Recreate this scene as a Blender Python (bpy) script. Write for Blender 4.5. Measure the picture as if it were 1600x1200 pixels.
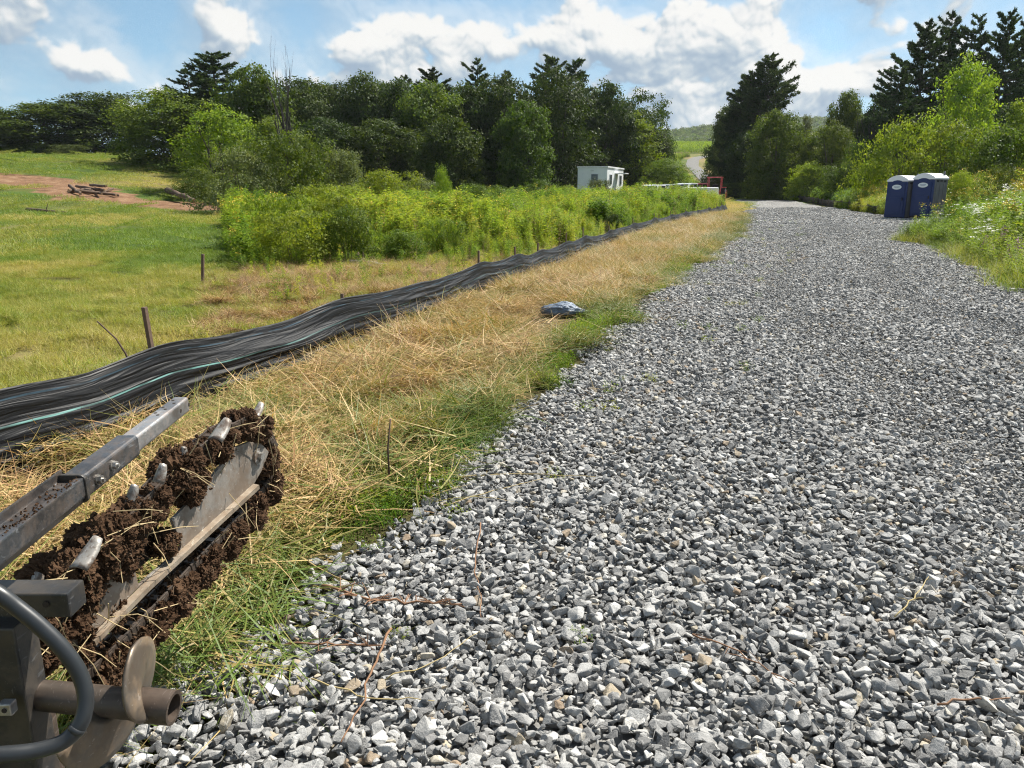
import bpy, bmesh, math, random
import numpy as np
from mathutils import Vector, Matrix, Euler

R = math.radians
for o in list(bpy.data.objects):
    bpy.data.objects.remove(o)
scene = bpy.context.scene
COL = scene.collection

# ------------------------------------------------------------------ camera
CAM_H, PITCH, F = 1.6, R(14.0), 1200.0          # metres, down tilt, focal length in photo pixels (1600 wide)
cam_data = bpy.data.cameras.new('camera')
cam_data.sensor_width = 36.0
cam_data.lens = 36.0 * F / 1600.0
cam_data.clip_start = 0.05
cam_data.clip_end = 8000
cam = bpy.data.objects.new('camera', cam_data)
COL.objects.link(cam)
cam.location = (0, 0, CAM_H)
cam.rotation_euler = (R(90) - PITCH, 0, 0)
scene.camera = cam

# ------------------------------------------------------------------ light
SUN_AZ, SUN_EL = R(50), R(52)                    # azimuth to the right of the view direction (+Y)
SUN = Vector((math.sin(SUN_AZ) * math.cos(SUN_EL), math.cos(SUN_AZ) * math.cos(SUN_EL), math.sin(SUN_EL)))
sun_data = bpy.data.lights.new('sun', 'SUN')
sun_data.energy = 5.0
sun_data.angle = R(0.53)
sun_data.color = (1.0, 0.955, 0.87)
sun = bpy.data.objects.new('sun', sun_data)
COL.objects.link(sun)
sun.rotation_euler = (-SUN).to_track_quat('-Z', 'Y').to_euler()
sun.location = SUN * 100

scene.view_settings.view_transform = 'Standard'
scene.view_settings.look = 'None'
scene.view_settings.gamma = 1.0
scene.view_settings.exposure = 1.0
scene.view_settings.use_curve_mapping = False
scene.cycles.use_denoising = True
scene.cycles.denoiser = "OPENIMAGEDENOISE"
scene.cycles.denoising_prefilter = "NONE"
scene.cycles.pixel_filter_type = "BLACKMAN_HARRIS"
scene.cycles.filter_width = 1.15
scene.cycles.use_adaptive_sampling = True
scene.cycles.adaptive_threshold = 0.02
scene.cycles.adaptive_min_samples = 20
scene.cycles.max_bounces = 4
scene.cycles.diffuse_bounces = 2
scene.cycles.glossy_bounces = 1
scene.cycles.transmission_bounces = 3
scene.cycles.volume_bounces = 0
scene.cycles.sample_clamp_indirect = 4.0


class NT:
    """small helper to write node trees"""
    def __init__(self, tree):
        self.t = tree
        self.n = tree.nodes
        self.l = tree.links
    def node(self, kind, **kw):
        nd = self.n.new(kind)
        for k, v in kw.items():
            setattr(nd, k, v)
        return nd
    def put(self, sock, val):
        if isinstance(val, bpy.types.NodeSocket):
            self.l.new(val, sock)
        else:
            sock.default_value = val
    def math(self, op, a, b=None, c=None, clamp=False):
        nd = self.node('ShaderNodeMath', operation=op, use_clamp=clamp)
        self.put(nd.inputs[0], a)
        if b is not None: self.put(nd.inputs[1], b)
        if c is not None: self.put(nd.inputs[2], c)
        return nd.outputs[0]
    def vmath(self, op, a, b=None):
        nd = self.node('ShaderNodeVectorMath', operation=op)
        self.put(nd.inputs[0], a)
        if b is not None: self.put(nd.inputs[1], b)
        return nd.outputs[0]
    def mix(self, fac, a, b):
        nd = self.node('ShaderNodeMix', data_type='RGBA')
        self.put(nd.inputs[0], fac); self.put(nd.inputs[6], a); self.put(nd.inputs[7], b)
        return nd.outputs[2]
    def noise(self, vec, scale, detail=3, rough=0.55, dist=0.0):
        nd = self.node('ShaderNodeTexNoise')
        if vec is not None: self.put(nd.inputs['Vector'], vec)
        self.put(nd.inputs['Scale'], scale); self.put(nd.inputs['Detail'], detail)
        self.put(nd.inputs['Roughness'], rough); self.put(nd.inputs['Distortion'], dist)
        return nd.outputs['Fac']
    def ramp(self, fac, stops, interp='LINEAR'):
        nd = self.node('ShaderNodeValToRGB')
        cr = nd.color_ramp
        cr.interpolation = interp
        while len(cr.elements) < len(stops): cr.elements.new(0.5)
        for e, (p, c) in zip(cr.elements, stops):
            e.position = p
            e.color = c if len(c) == 4 else (*c, 1)
        self.put(nd.inputs[0], fac)
        return nd.outputs[0]
    def smooth(self, x, a, b):
        nd = self.node('ShaderNodeMapRange', interpolation_type='SMOOTHSTEP')
        self.put(nd.inputs[0], x); nd.inputs[1].default_value = a; nd.inputs[2].default_value = b
        return nd.outputs[0]



# ------------------------------------------------------------------ numeric noise (for clouds and for laying out plants)
def hash2(ix, iy, seed):
    h = (ix.astype(np.int64) * 374761393 + iy.astype(np.int64) * 668265263 + seed * 974634777) & 0xffffffff
    h = ((h ^ (h >> 13)) * 1274126177) & 0xffffffff
    h = h ^ (h >> 16)
    return (h & 0xffffff) / float(0x1000000)

def vnoise(x, y, seed=0):
    ix = np.floor(x); iy = np.floor(y)
    fx = x - ix; fy = y - iy
    fx = fx * fx * fx * (fx * (fx * 6 - 15) + 10); fy = fy * fy * fy * (fy * (fy * 6 - 15) + 10)
    a = hash2(ix, iy, seed); b = hash2(ix + 1, iy, seed); c = hash2(ix, iy + 1, seed); e = hash2(ix + 1, iy + 1, seed)
    return (a * (1 - fx) + b * fx) * (1 - fy) + (c * (1 - fx) + e * fx) * fy

def fbm(x, y, octaves=4, seed=0, gain=0.5):
    s = 0; a = 1; t = 0
    for k in range(octaves):
        s = s + a * vnoise(x + 17.3 * k, y - 9.1 * k, seed + k); t += a
        a *= gain; x = x * 2.03; y = y * 2.03
    return s / t

def worley(x, y, seed=0):
    ix = np.floor(x); iy = np.floor(y)
    best = np.full(x.shape, 9.0)
    for dx in (-1, 0, 1):
        for dy in (-1, 0, 1):
            cx = ix + dx; cy = iy + dy
            px = cx + hash2(cx, cy, seed) ; py = cy + hash2(cx, cy, seed + 51)
            best = np.minimum(best, (px - x) ** 2 + (py - y) ** 2)
    return np.sqrt(best)

def sstep(x, a, b):
    t = np.clip((x - a) / (b - a), 0, 1)
    return t * t * (3 - 2 * t)

def build_world():
    w = bpy.data.worlds.new('World')
    scene.world = w
    w.use_nodes = True
    T = NT(w.node_tree)
    T.n.clear()
    tc = T.node('ShaderNodeTexCoord').outputs['Generated']
    d = T.vmath('NORMALIZE', tc)
    sky = T.node('ShaderNodeTexSky', sky_type='NISHITA')
    sky.sun_disc = False
    sky.sun_elevation = SUN_EL
    sky.sun_rotation = SUN_AZ
    sky.air_density = 1.0
    sky.dust_density = 0.2
    sky.ozone_density = 1.6

    T.put(sky.inputs[0], T.vmath('NORMALIZE', T.vmath('ADD', d, (0, 0, 0.10))))
    # fair-weather clouds: computed once into a map over azimuth and elevation (denser towards the horizon ahead)
    NU, NV, KU, KV = 2048, 420, 0.9, 0.35
    AU, AV = math.atan(math.pi / KU), math.atan(math.pi / 2 / KV)
    uu = (np.arange(NU) + .5) / NU; vv = (np.arange(NV) + .5) / NV
    az1 = KU * np.tan((uu * 2 - 1) * AU); el1 = KV * np.tan(vv * AV)
    A, E = np.meshgrid(az1, el1)
    def density(A, E):
        x = A * np.cos(np.minimum(E, 1.2)); y = E * 1.25 + 0.04 * np.sin(A * 5)
        wx = fbm(x * 18, y * 18, 3, 70) - .5; wy = fbm(x * 18 + 40, y * 18, 3, 75) - .5
        xw = x + wx * .045; yw = y + wy * .045
        big = fbm(x * 5.5 + 3, y * 5.5 + 8, 2, 5)
        mid = fbm(x * 17, y * 17, 4, 11, 0.5)
        def puff(k, sd):
            q = worley(xw * k, yw * k, sd); return np.sqrt(np.clip(1 - q * q, 0, 1))
        p = puff(20, 3) * .44 + puff(44, 7) * .27 + puff(95, 9) * .15 + puff(200, 13) * .075
        s = big * .34 + mid * .34 + p * .50 + .09
        a = np.degrees(A); e = np.degrees(E)
        for a0, e0, sa, se, amp in BUMPS:
            s = s + amp * np.exp(-(((a - a0) / sa) ** 2 + ((e - e0) / se) ** 2) * .8)
        return s + .12 * np.exp(-(e / 2.6) ** 2)
    BUMPS = [(-30.5,11.4,2.6,1.6,.16), (-18.6,9.6,2.0,1.6,.14), (-25.5,7.4,3.0,.9,.12), (-10.5,9.4,2.2,1.2,.24),(-6.5,10.6,2.2,1.3,.26),(-7,8.4,4,1.1,.16),(-1.8,10.2,1.6,1.4,.24),(0.4,8.6,2,1.1,.14),(3.9,10.2,2.1,1.5,.26),(7.6,9.4,1.8,1.4,.18),(12.0,10.4,2.2,1.6,.26),(15.5,9.6,2.2,1.6,.24),(18.5,8.8,2,1.2,.16),(11,7.2,6,1.2,.12),
             (-19.2,11.0,1.9,2.2,.26),(-32.4,9.4,1.7,1.1,.30),(-27.6,7.6,1.4,.8,.28),(-30,12.2,2.5,1.0,.16),(-14,7.4,2.4,.8,.16),
             (21.8,7.0,3.6,1.0,.26),(23.4,12.2,1.5,.9,.18),(28,12.5,2.5,.9,.22),(27,9.4,2.0,1.4,.12),(16,4.5,6,1.6,.18),(-22,4.6,5,1.3,.2),(-4,5,6,1.6,.14),
             (-23.6,10,1.6,3,-.28),(-14.3,11.2,1.3,1.5,-.2),(-4,13.2,6,.9,-.2),(1.2,12.6,2.2,.9,-.16),(7.8,12.5,2.2,1,-.18),(20.8,10,1.5,1.5,-.16),(-24.5,12,1.5,1.5,-.15)]
    D = density(A, E)
    def shifted(da, de):
        u = (np.arctan((A + da) / KU) / AU + 1) / 2 * NU - .5; v = np.arctan(np.clip(E + de, 0, 1.57) / KV) / AV * NV - .5
        u = np.clip(u, 0, NU - 1.001); v = np.clip(v, 0, NV - 1.001)
        iu = u.astype(int); iv = v.astype(int); fu = u - iu; fv = v - iv
        return (D[iv, iu] * (1 - fu) + D[iv, iu + 1] * fu) * (1 - fv) + (D[iv + 1, iu] * (1 - fu) + D[iv + 1, iu + 1] * fu) * fv
    d1 = shifted(.006, .012); d2 = shifted(.002, .005); d3 = shifted(.012, .034)
    alpha = sstep(D, C1, C1 + .10)
    veil = sstep(D, C1 - .36, C1 + .04) * .40
    lit = .54 + (D - d1) * 2.4 + (D - d2) * 3.6 + (D - d3) * 1.4 - sstep(D, C1 + .12, C1 + .50) * .30
    body = sstep(alpha, .1, .6)
    lit = np.clip(lit * body + (lit * .5 + .24) * (1 - body), 0, 1)
    high = sstep(E, .9, 1.3)
    alpha = np.maximum(alpha, veil) * (1 - high) + .30 * high
    lit = lit * (1 - high) + .6 * high
    img = bpy.data.images.new('cloud_map', NU, NV, alpha=False, float_buffer=True)
    img.colorspace_settings.name = 'Non-Color'
    px = np.ones((NV, NU, 4), np.float32); px[..., 0] = alpha; px[..., 1] = lit; px[..., 2] = 0
    img.pixels.foreach_set(px.ravel())
    img.update()
    sp = T.node('ShaderNodeSeparateXYZ'); T.put(sp.inputs[0], d)
    az = T.math('ARCTAN2', sp.outputs[0], sp.outputs[1])
    el = T.math('ARCSINE', sp.outputs[2])
    u = T.math('MULTIPLY_ADD', T.math('ARCTANGENT', T.math('DIVIDE', az, KU)), .5 / AU, .5)
    v = T.math('MULTIPLY', T.math('ARCTANGENT', T.math('DIVIDE', T.math('MAXIMUM', el, 0.0), KV)), 1 / AV)
    cv = T.node('ShaderNodeCombineXYZ'); T.put(cv.inputs[0], u); T.put(cv.inputs[1], v)
    tx = T.node('ShaderNodeTexImage', interpolation='Cubic', extension='EXTEND'); tx.image = img
    T.put(tx.inputs[0], cv.outputs[0])
    sc = T.node('ShaderNodeSeparateColor'); T.put(sc.inputs[0], tx.outputs[0])
    ccol = T.ramp(sc.outputs[1], [(0.0, (.38, .50, .64)), (0.30, (.50, .61, .72)), (0.60, (.72, .79, .84)), (.82, (.97, .98, .98)), (1.0, (1.08, 1.07, 1.04))])
    cs = T.vmath('MULTIPLY', ccol, (8.5, 8.5, 8.5))
    skyc = T.vmath('MULTIPLY', sky.outputs[0], (1.42, 1.58, 1.42))
    col = T.mix(sc.outputs[0], skyc, cs)
    bg = T.node('ShaderNodeBackground')
    T.put(bg.inputs[0], col)
    bg.inputs[1].default_value = 0.051
    out = T.node('ShaderNodeOutputWorld')
    T.l.new(bg.outputs[0], out.inputs[0])
    w.cycles.sampling_method = 'MANUAL'
    w.cycles.sample_map_resolution = 512

C1 = 0.862
build_world()

# ------------------------------------------------------------------ helpers
def ray(px, py):
    x = (px - 800) / F; y = (600 - py) / F
    c, s = math.cos(PITCH), math.sin(PITCH)
    return np.array([x, c + y * s, -s + y * c])

def at_y(px, py, Y):
    r = ray(px, py)
    return np.array([0, 0, CAM_H]) + r * (Y / r[1])

def at_depth(px, py, dep):
    return Vector(np.array([0, 0, CAM_H]) + ray(px, py) * dep)

_py = np.array([-50, 20, 60, 100, 120, 150, 185, 210, 240, 280, 330, 420, 700, 3000.])
_pz = np.array([0, 0, .38, .9, 1.6, 3.85, 7.4, 10.5, 12.8, 16.9, 20, 22, 20, 10.])

def terrain(x, y):
    x = np.asarray(x, float); y = np.asarray(y, float)
    r = np.interp(y, _py, _pz)
    near = np.interp(y, [-50, 20, 60, 100, 160, 3000], [0, 0, .38, .9, 1.3, 1.3])
    m = sstep(x, 8, 24)
    base = near * (1 - m) + r * m
    left = 4.3 * sstep(y, 34, 108) * sstep(-x, 2, 42) + 1.2 * sstep(-x, 25, 60) * sstep(y, 20, 60)
    rough = (fbm(x * .9, y * .9, 3, 301) - .5) * .14 * sstep(np.hypot(x, y), 2.5, 9)
    swell = (fbm(x * .12, y * .12, 2, 310) - .5) * .5 * sstep(-x, 4, 16) * sstep(y, 8, 25)
    right = .5 * sstep(x - .42 * y, 3, 12) * sstep(y, 8, 30)
    return base + left + rough * (1 - .8 * sstep(x, -.5, 2) * sstep(30 - y, 0, 10)) + swell + right

def pix(px, py, ymax=400):
    """world point on the ground seen at a photo pixel"""
    r = ray(px, py)
    ys = np.linspace(1.2, ymax, 4000)
    X = r[0] / r[1] * ys; Z = CAM_H + r[2] / r[1] * ys
    below = np.nonzero(Z < terrain(X, ys))[0]
    i = below[0] if len(below) else len(ys) - 1
    return np.array([X[i], ys[i], float(terrain(X[i], ys[i]))])

def new_mesh(name, V, faces):
    me = bpy.data.meshes.new(name)
    me.from_pydata([tuple(map(float, v)) for v in V], [], [tuple(int(i) for i in f) for f in faces])
    me.update()
    return me

def quads_mesh(name, Q, rnd=None):
    """Q: (n,4,3) loose quads"""
    n = len(Q)
    me = bpy.data.meshes.new(name)
    me.vertices.add(n * 4); me.loops.add(n * 4); me.polygons.add(n)
    me.vertices.foreach_set('co', np.ascontiguousarray(Q, np.float32).ravel())
    me.loops.foreach_set('vertex_index', np.arange(n * 4, dtype=np.int32))
    me.polygons.foreach_set('loop_start', np.arange(0, n * 4, 4, dtype=np.int32))
    if rnd is not None:
        a = me.attributes.new('rnd', 'FLOAT', 'FACE')
        a.data.foreach_set('value', np.asarray(rnd, np.float32))
    me.update(calc_edges=True)
    me.validate()
    return me

def add(name, me, mat=None, parent=None, loc=None):
    o = bpy.data.objects.new(name, me)
    COL.objects.link(o)
    if mat is not None and me is not None and len(me.materials) == 0:
        me.materials.append(mat)
    if parent is not None: o.parent = parent
    if loc is not None: o.location = loc
    return o

def tag(o, label, cat=None, group=None, kind=None):
    if label: o['label'] = label
    if cat: o['category'] = cat
    if group: o['group'] = group
    if kind: o['kind'] = kind
    return o

def empty(name, loc=(0, 0, 0), rz=0):
    o = bpy.data.objects.new(name, None)
    COL.objects.link(o)
    o.location = loc; o.rotation_euler = (0, 0, rz)
    o.empty_display_size = .2
    return o

def smooth(o, on=True):
    o.data.polygons.foreach_set('use_smooth', [on] * len(o.data.polygons))
    return o

class MB:
    """collects verts and faces for one mesh"""
    def __init__(self): self.V = []; self.Fc = []
    def raw(self, V, Fc):
        k = len(self.V)
        self.V += [tuple(map(float, v)) for v in V]
        self.Fc += [tuple(int(i) + k for i in f) for f in Fc]
        return self
    def box(self, c, s, M=None):
        V = [Vector((sx * s[0] / 2, sy * s[1] / 2, sz * s[2] / 2)) for sx in (-1, 1) for sy in (-1, 1) for sz in (-1, 1)]
        if M is not None: V = [M @ v for v in V]
        V = [v + Vector(c) for v in V]
        return self.raw(V, [(0, 1, 3, 2), (4, 6, 7, 5), (0, 4, 5, 1), (2, 3, 7, 6), (0, 2, 6, 4), (1, 5, 7, 3)])
    def tube(self, pts, rad, n=8, caps=True):
        pts = [Vector(p) for p in pts]
        rings = []; up = Vector((0, 0, 1))
        prev = None; V = []
        for i, p in enumerate(pts):
            t = (pts[min(i + 1, len(pts) - 1)] - pts[max(i - 1, 0)]).normalized()
            if prev is None:
                a = t.cross(up)
                if a.length < 1e-3: a = t.cross(Vector((1, 0, 0)))
                a.normalize()
            else:
                a = (prev - t * prev.dot(t)).normalized()
            prev = a
            b = t.cross(a)
            r = rad[i] if hasattr(rad, '__len__') else rad
            for k in range(n):
                an = 2 * math.pi * k / n
                V.append(p + a * (math.cos(an) * r) + b * (math.sin(an) * r))
        Fc = []
        for i in range(len(pts) - 1):
            for k in range(n):
                Fc.append((i * n + k, i * n + (k + 1) % n, (i + 1) * n + (k + 1) % n, (i + 1) * n + k))
        if caps:
            Fc.append(tuple(reversed(range(n)))); Fc.append(tuple((len(pts) - 1) * n + k for k in range(n)))
        return self.raw(V, Fc)
    def prism(self, poly, o, ex, ey, ez, depth):
        """polygon (list of 2d) in the plane (ex, ey) at o, thick along ez"""
        n = len(poly)
        o = Vector(o)
        V = [o + ex * a + ey * b for a, b in poly] + [o + ex * a + ey * b + ez * depth for a, b in poly]
        Fc = [tuple(range(n)), tuple(reversed(range(n, 2 * n)))] + [(k, k + n, (k + 1) % n + n, (k + 1) % n) for k in range(n)]
        return self.raw(V, Fc)
    def build(self, name, mat, parent=None, sm=False, bevel=0, loc=None):
        me = new_mesh(name, self.V, self.Fc)
        bm = bmesh.new(); bm.from_mesh(me)
        bmesh.ops.recalc_face_normals(bm, faces=bm.faces[:])
        if bevel:
            bmesh.ops.bevel(bm, geom=[e for e in bm.edges if e.is_manifold and e.calc_face_angle(0) > .5], offset=bevel, segments=2, affect='EDGES', profile=.6)
        bm.to_mesh(me); bm.free()
        o = add(name, me, mat, parent, loc)
        if sm: smooth(o)
        return o

# ------------------------------------------------------------------ materials
MATS = {}
def mat(name, fn):
    if name in MATS: return MATS[name]
    m = bpy.data.materials.new(name)
    m.use_nodes = True
    T = NT(m.node_tree)
    T.n.clear()
    out = T.node('ShaderNodeOutputMaterial')
    fn(T, out)
    MATS[name] = m
    return m

def principled(T, out, col, rough=.6, metal=0.0, spec=.4, bump=None, bump_s=.3, bump_d=.01, coat=0):
    p = T.node('ShaderNodeBsdfPrincipled')
    T.put(p.inputs['Base Color'], col if isinstance(col, bpy.types.NodeSocket) else (*col, 1) if len(col) == 3 else col)
    T.put(p.inputs['Roughness'], rough); T.put(p.inputs['Metallic'], metal)
    T.put(p.inputs['Specular IOR Level'], spec)
    p.inputs['Coat Weight'].default_value = coat
    if bump is not None:
        b = T.node('ShaderNodeBump'); T.put(b.inputs['Height'], bump); b.inputs['Strength'].default_value = bump_s; b.inputs['Distance'].default_value = bump_d
        T.l.new(b.outputs[0], p.inputs['Normal'])
    T.l.new(p.outputs[0], out.inputs[0])
    return p

def leaf_mat(name, stops, trans=.4, tcol=1.35, objvar=.25, rough=.5, spec=.35, attr='rnd'):
    """leaf colours picked per leaf from a ramp, whole plants shifted a little in value and hue"""
    def fn(T, out):
        at = T.node('ShaderNodeAttribute', attribute_name=attr)
        col = T.ramp(at.outputs['Fac'], stops)
        oi = T.node('ShaderNodeObjectInfo')
        hs = T.node('ShaderNodeHueSaturation')
        T.put(hs.inputs['Color'], col)
        T.put(hs.inputs['Value'], T.math('MULTIPLY_ADD', oi.outputs['Random'], objvar * 2, 1 - objvar))
        r2 = T.math('FRACT', T.math('MULTIPLY', oi.outputs['Random'], 17.31))
        T.put(hs.inputs['Hue'], T.math('MULTIPLY_ADD', r2, .03, .485))
        p = T.node('ShaderNodeBsdfPrincipled')
        T.put(p.inputs['Base Color'], hs.outputs[0]); p.inputs['Roughness'].default_value = rough; p.inputs['Specular IOR Level'].default_value = spec
        tr = T.node('ShaderNodeBsdfTranslucent')
        tm = T.vmath('MULTIPLY', hs.outputs[0], (tcol * 1.08, tcol * 1.05, tcol * .55))
        T.put(tr.inputs[0], tm)
        mx = T.node('ShaderNodeMixShader'); mx.inputs[0].default_value = trans
        T.l.new(p.outputs[0], mx.inputs[1]); T.l.new(tr.outputs[0], mx.inputs[2])
        T.l.new(mx.outputs[0], out.inputs[0])
    return mat(name, fn)

def tint_mat(name, stops, trans=.3, rough=.55, spec=.3, jit=.35, patchy=.7):
    """plants scattered as stuff: colour from the 'tint' each scattered clump carries, jittered per blade"""
    def fn(T, out):
        ti = T.node('ShaderNodeAttribute', attribute_name='tint', attribute_type='INSTANCER')
        rn = T.node('ShaderNodeAttribute', attribute_name='rnd')
        f = T.math('ADD', ti.outputs['Fac'], T.math('MULTIPLY', T.math('SUBTRACT', rn.outputs['Fac'], .5), jit))
        pn = T.noise(T.node('ShaderNodeNewGeometry').outputs['Position'], 1.7, 2, .5)
        f = T.math('ADD', f, T.math('MULTIPLY', T.math('SUBTRACT', pn, .5), patchy), clamp=True)
        col = T.ramp(f, stops)
        v = T.math('MULTIPLY_ADD', T.math('FRACT', T.math('MULTIPLY', rn.outputs['Fac'], 13.7)), .5, .75)
        hs = T.node('ShaderNodeHueSaturation'); T.put(hs.inputs['Color'], col); T.put(hs.inputs['Value'], v)
        p = T.node('ShaderNodeBsdfPrincipled')
        T.put(p.inputs['Base Color'], hs.outputs[0]); p.inputs['Roughness'].default_value = rough; p.inputs['Specular IOR Level'].default_value = spec
        tr = T.node('ShaderNodeBsdfTranslucent')
        T.put(tr.inputs[0], T.vmath('MULTIPLY', hs.outputs[0], (1.3, 1.3, .8)))
        mx = T.node('ShaderNodeMixShader'); mx.inputs[0].default_value = trans
        T.l.new(p.outputs[0], mx.inputs[1]); T.l.new(tr.outputs[0], mx.inputs[2])
        T.l.new(mx.outputs[0], out.inputs[0])
    return mat(name, fn)

def plain(name, col, rough=.6, metal=0.0, spec=.4, var=.15, scale=8, bump=0, bscale=40, coord='Object', coat=0):
    def fn(T, out):
        tc = T.node('ShaderNodeTexCoord').outputs[coord]
        n = T.noise(tc, scale, 4, .6)
        hs = T.node('ShaderNodeHueSaturation'); hs.inputs['Color'].default_value = (*col, 1)
        T.put(hs.inputs['Value'], T.math('MULTIPLY_ADD', n, var * 4, 1 - var * 2))
        b = T.noise(tc, bscale, 4, .6) if bump else None
        principled(T, out, hs.outputs[0], rough, metal, spec, b, bump, .01, coat)
    return mat(name, fn)

# ------------------------------------------------------------------ scatter (stuff)
def scatter(name, protos, pts, rot, scl, idx, tint=None, label=None, parent=None):
    """one stuff object: prototype meshes set at points by geometry nodes"""
    n = len(pts)
    me = bpy.data.meshes.new(name)
    me.vertices.add(n)
    me.vertices.foreach_set('co', np.asarray(pts, np.float32).ravel())
    a = me.attributes.new('rot', 'FLOAT_VECTOR', 'POINT'); a.data.foreach_set('vector', np.asarray(rot, np.float32).ravel())
    scl = np.asarray(scl, np.float32)
    if scl.ndim == 1: scl = np.repeat(scl[:, None], 3, 1)
    a = me.attributes.new('scl', 'FLOAT_VECTOR', 'POINT'); a.data.foreach_set('vector', np.ascontiguousarray(scl).ravel())
    a = me.attributes.new('pick', 'INT', 'POINT'); a.data.foreach_set('value', np.asarray(idx, np.int32))
    if tint is not None:
        a = me.attributes.new('tint', 'FLOAT', 'POINT'); a.data.foreach_set('value', np.asarray(tint, np.float32))
    o = add(name, me, None, parent)
    c = bpy.data.collections.new(name + '_kinds')
    for k, p in enumerate(protos):
        q = bpy.data.objects.new('%s_kind_%03d' % (name, k), p); c.objects.link(q)
    ng = bpy.data.node_groups.new(name + '_scatter', 'GeometryNodeTree')
    ng.interface.new_socket('Geometry', in_out='INPUT', socket_type='NodeSocketGeometry')
    ng.interface.new_socket('Geometry', in_out='OUTPUT', socket_type='NodeSocketGeometry')
    N = NT(ng)
    gi = N.node('NodeGroupInput'); go = N.node('NodeGroupOutput')
    ci = N.node('GeometryNodeCollectionInfo'); ci.inputs['Collection'].default_value = c
    ci.inputs['Separate Children'].default_value = True; ci.inputs['Reset Children'].default_value = True
    def named(nm, ty):
        q = N.node('GeometryNodeInputNamedAttribute', data_type=ty); q.inputs['Name'].default_value = nm
        return [s for s in q.outputs if s.enabled and s.name == 'Attribute'][0]
    ip = N.node('GeometryNodeInstanceOnPoints')
    N.l.new(gi.outputs[0], ip.inputs['Points']); N.l.new(ci.outputs[0], ip.inputs['Instance'])
    ip.inputs['Pick Instance'].default_value = True
    N.l.new(named('pick', 'INT'), ip.inputs['Instance Index'])
    er = N.node('FunctionNodeEulerToRotation'); N.l.new(named('rot', 'FLOAT_VECTOR'), er.inputs[0])
    N.l.new(er.outputs[0], ip.inputs['Rotation'])
    N.l.new(named('scl', 'FLOAT_VECTOR'), ip.inputs['Scale'])
    N.l.new(ip.outputs[0], go.inputs[0])
    md = o.modifiers.new('scatter', 'NODES'); md.node_group = ng
    o['kind'] = 'stuff'
    if label: o['label'] = label
    return o

def blades(rng, n, spread, length, lean, curl, width, seg=3, base=None, lift=0.0, taper=.12):
    """grass blades as strips of quads -> (quads, rnd)"""
    if base is None:
        r = spread * np.sqrt(rng.random(n)); th = rng.random(n) * 2 * np.pi
        base = np.stack([r * np.cos(th), r * np.sin(th), rng.random(n) * lift], 1)
    az = rng.random(n) * 2 * np.pi
    L = rng.uniform(*length, n); l0 = rng.uniform(*lean, n); cu = rng.uniform(*curl, n); w = rng.uniform(*width, n)
    bend = rng.normal(0, .35, n)
    dirs = lambda a: np.stack([np.cos(a), np.sin(a)], 1)
    side0 = np.stack([-np.sin(az), np.cos(az), rng.normal(0, .35, n)], 1)
    side0 /= np.linalg.norm(side0, axis=1)[:, None]
    P = [base]; p = base.copy()
    for k in range(seg):
        t = (k + .5) / seg
        th = l0 + cu * t; a = az + bend * t
        step = np.concatenate([dirs(a) * np.sin(th)[:, None], np.cos(th)[:, None]], 1) * (L / seg)[:, None]
        p = p + step
        P.append(p)
    Q = []
    for k in range(seg):
        w0 = w * (1 - (1 - taper) * (k / seg)); w1 = w * (1 - (1 - taper) * ((k + 1) / seg))
        Q.append(np.stack([P[k] - side0 * w0[:, None] / 2, P[k] + side0 * w0[:, None] / 2, P[k + 1] + side0 * w1[:, None] / 2, P[k + 1] - side0 * w1[:, None] / 2], 1))
    rnd = rng.random(n)
    return np.concatenate(Q), np.tile(rnd, seg)

def leaves(rng, pos, nrm, size, aspect=.55, fold=0.0):
    """diamond leaves centred at pos, facing nrm -> quads"""
    n = len(pos)
    nrm = nrm / np.maximum(np.linalg.norm(nrm, axis=1), 1e-6)[:, None]
    t = rng.normal(size=(n, 3)); t -= nrm * (t * nrm).sum(1)[:, None]
    t /= np.maximum(np.linalg.norm(t, axis=1), 1e-6)[:, None]
    b = np.cross(nrm, t)
    s = np.asarray(size).reshape(-1, 1) * np.ones((n, 1)) / 2
    return np.stack([pos - t * s, pos + b * s * aspect + nrm * s * fold, pos + t * s, pos - b * s * aspect + nrm * s * fold], 1)

# ------------------------------------------------------------------ lay-out curves, read off the photograph's ground
_le = np.array([pix(*p) for p in [(250, 1199), (335, 1150), (410, 1010), (500, 945), (585, 838), (665, 775), (775, 700), (852, 640), (903, 575), (1000, 482), (1060, 432), (1150, 372), (1166, 336), (1172, 318)]])
_re = np.array([[9.3, -3], [9.0, 4], [8.2, 9], [8.0, 11.9], [9.6, 15.5], [12.1, 22], [12.9, 26.5], [17.5, 29.5], [21.8, 33], [23.6, 40], [23.4, 43.8], [21.6, 46.2], [23.3, 54], [25.1, 62], [28.9, 77.6], [32.6, 95], [35, 104]])
_ly = np.concatenate([[-3, 0.5], _le[:, 1], [97, 104]]); _lx = np.concatenate([[-1.6, -1.15], _le[:, 0], [_le[-1, 0] + 3.6, _le[-1, 0] + 5.6]])
_o = np.argsort(_ly); _ly = _ly[_o]; _lx = _lx[_o]
def road_l(y): return np.interp(y, _ly, _lx) + .10 * np.sin(np.asarray(y) * 2.1) + .08 * np.sin(np.asarray(y) * 5.3 + 1)
def road_r(y): return np.interp(y, _re[:, 1], _re[:, 0]) + .12 * np.sin(np.asarray(y) * 1.7)

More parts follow.
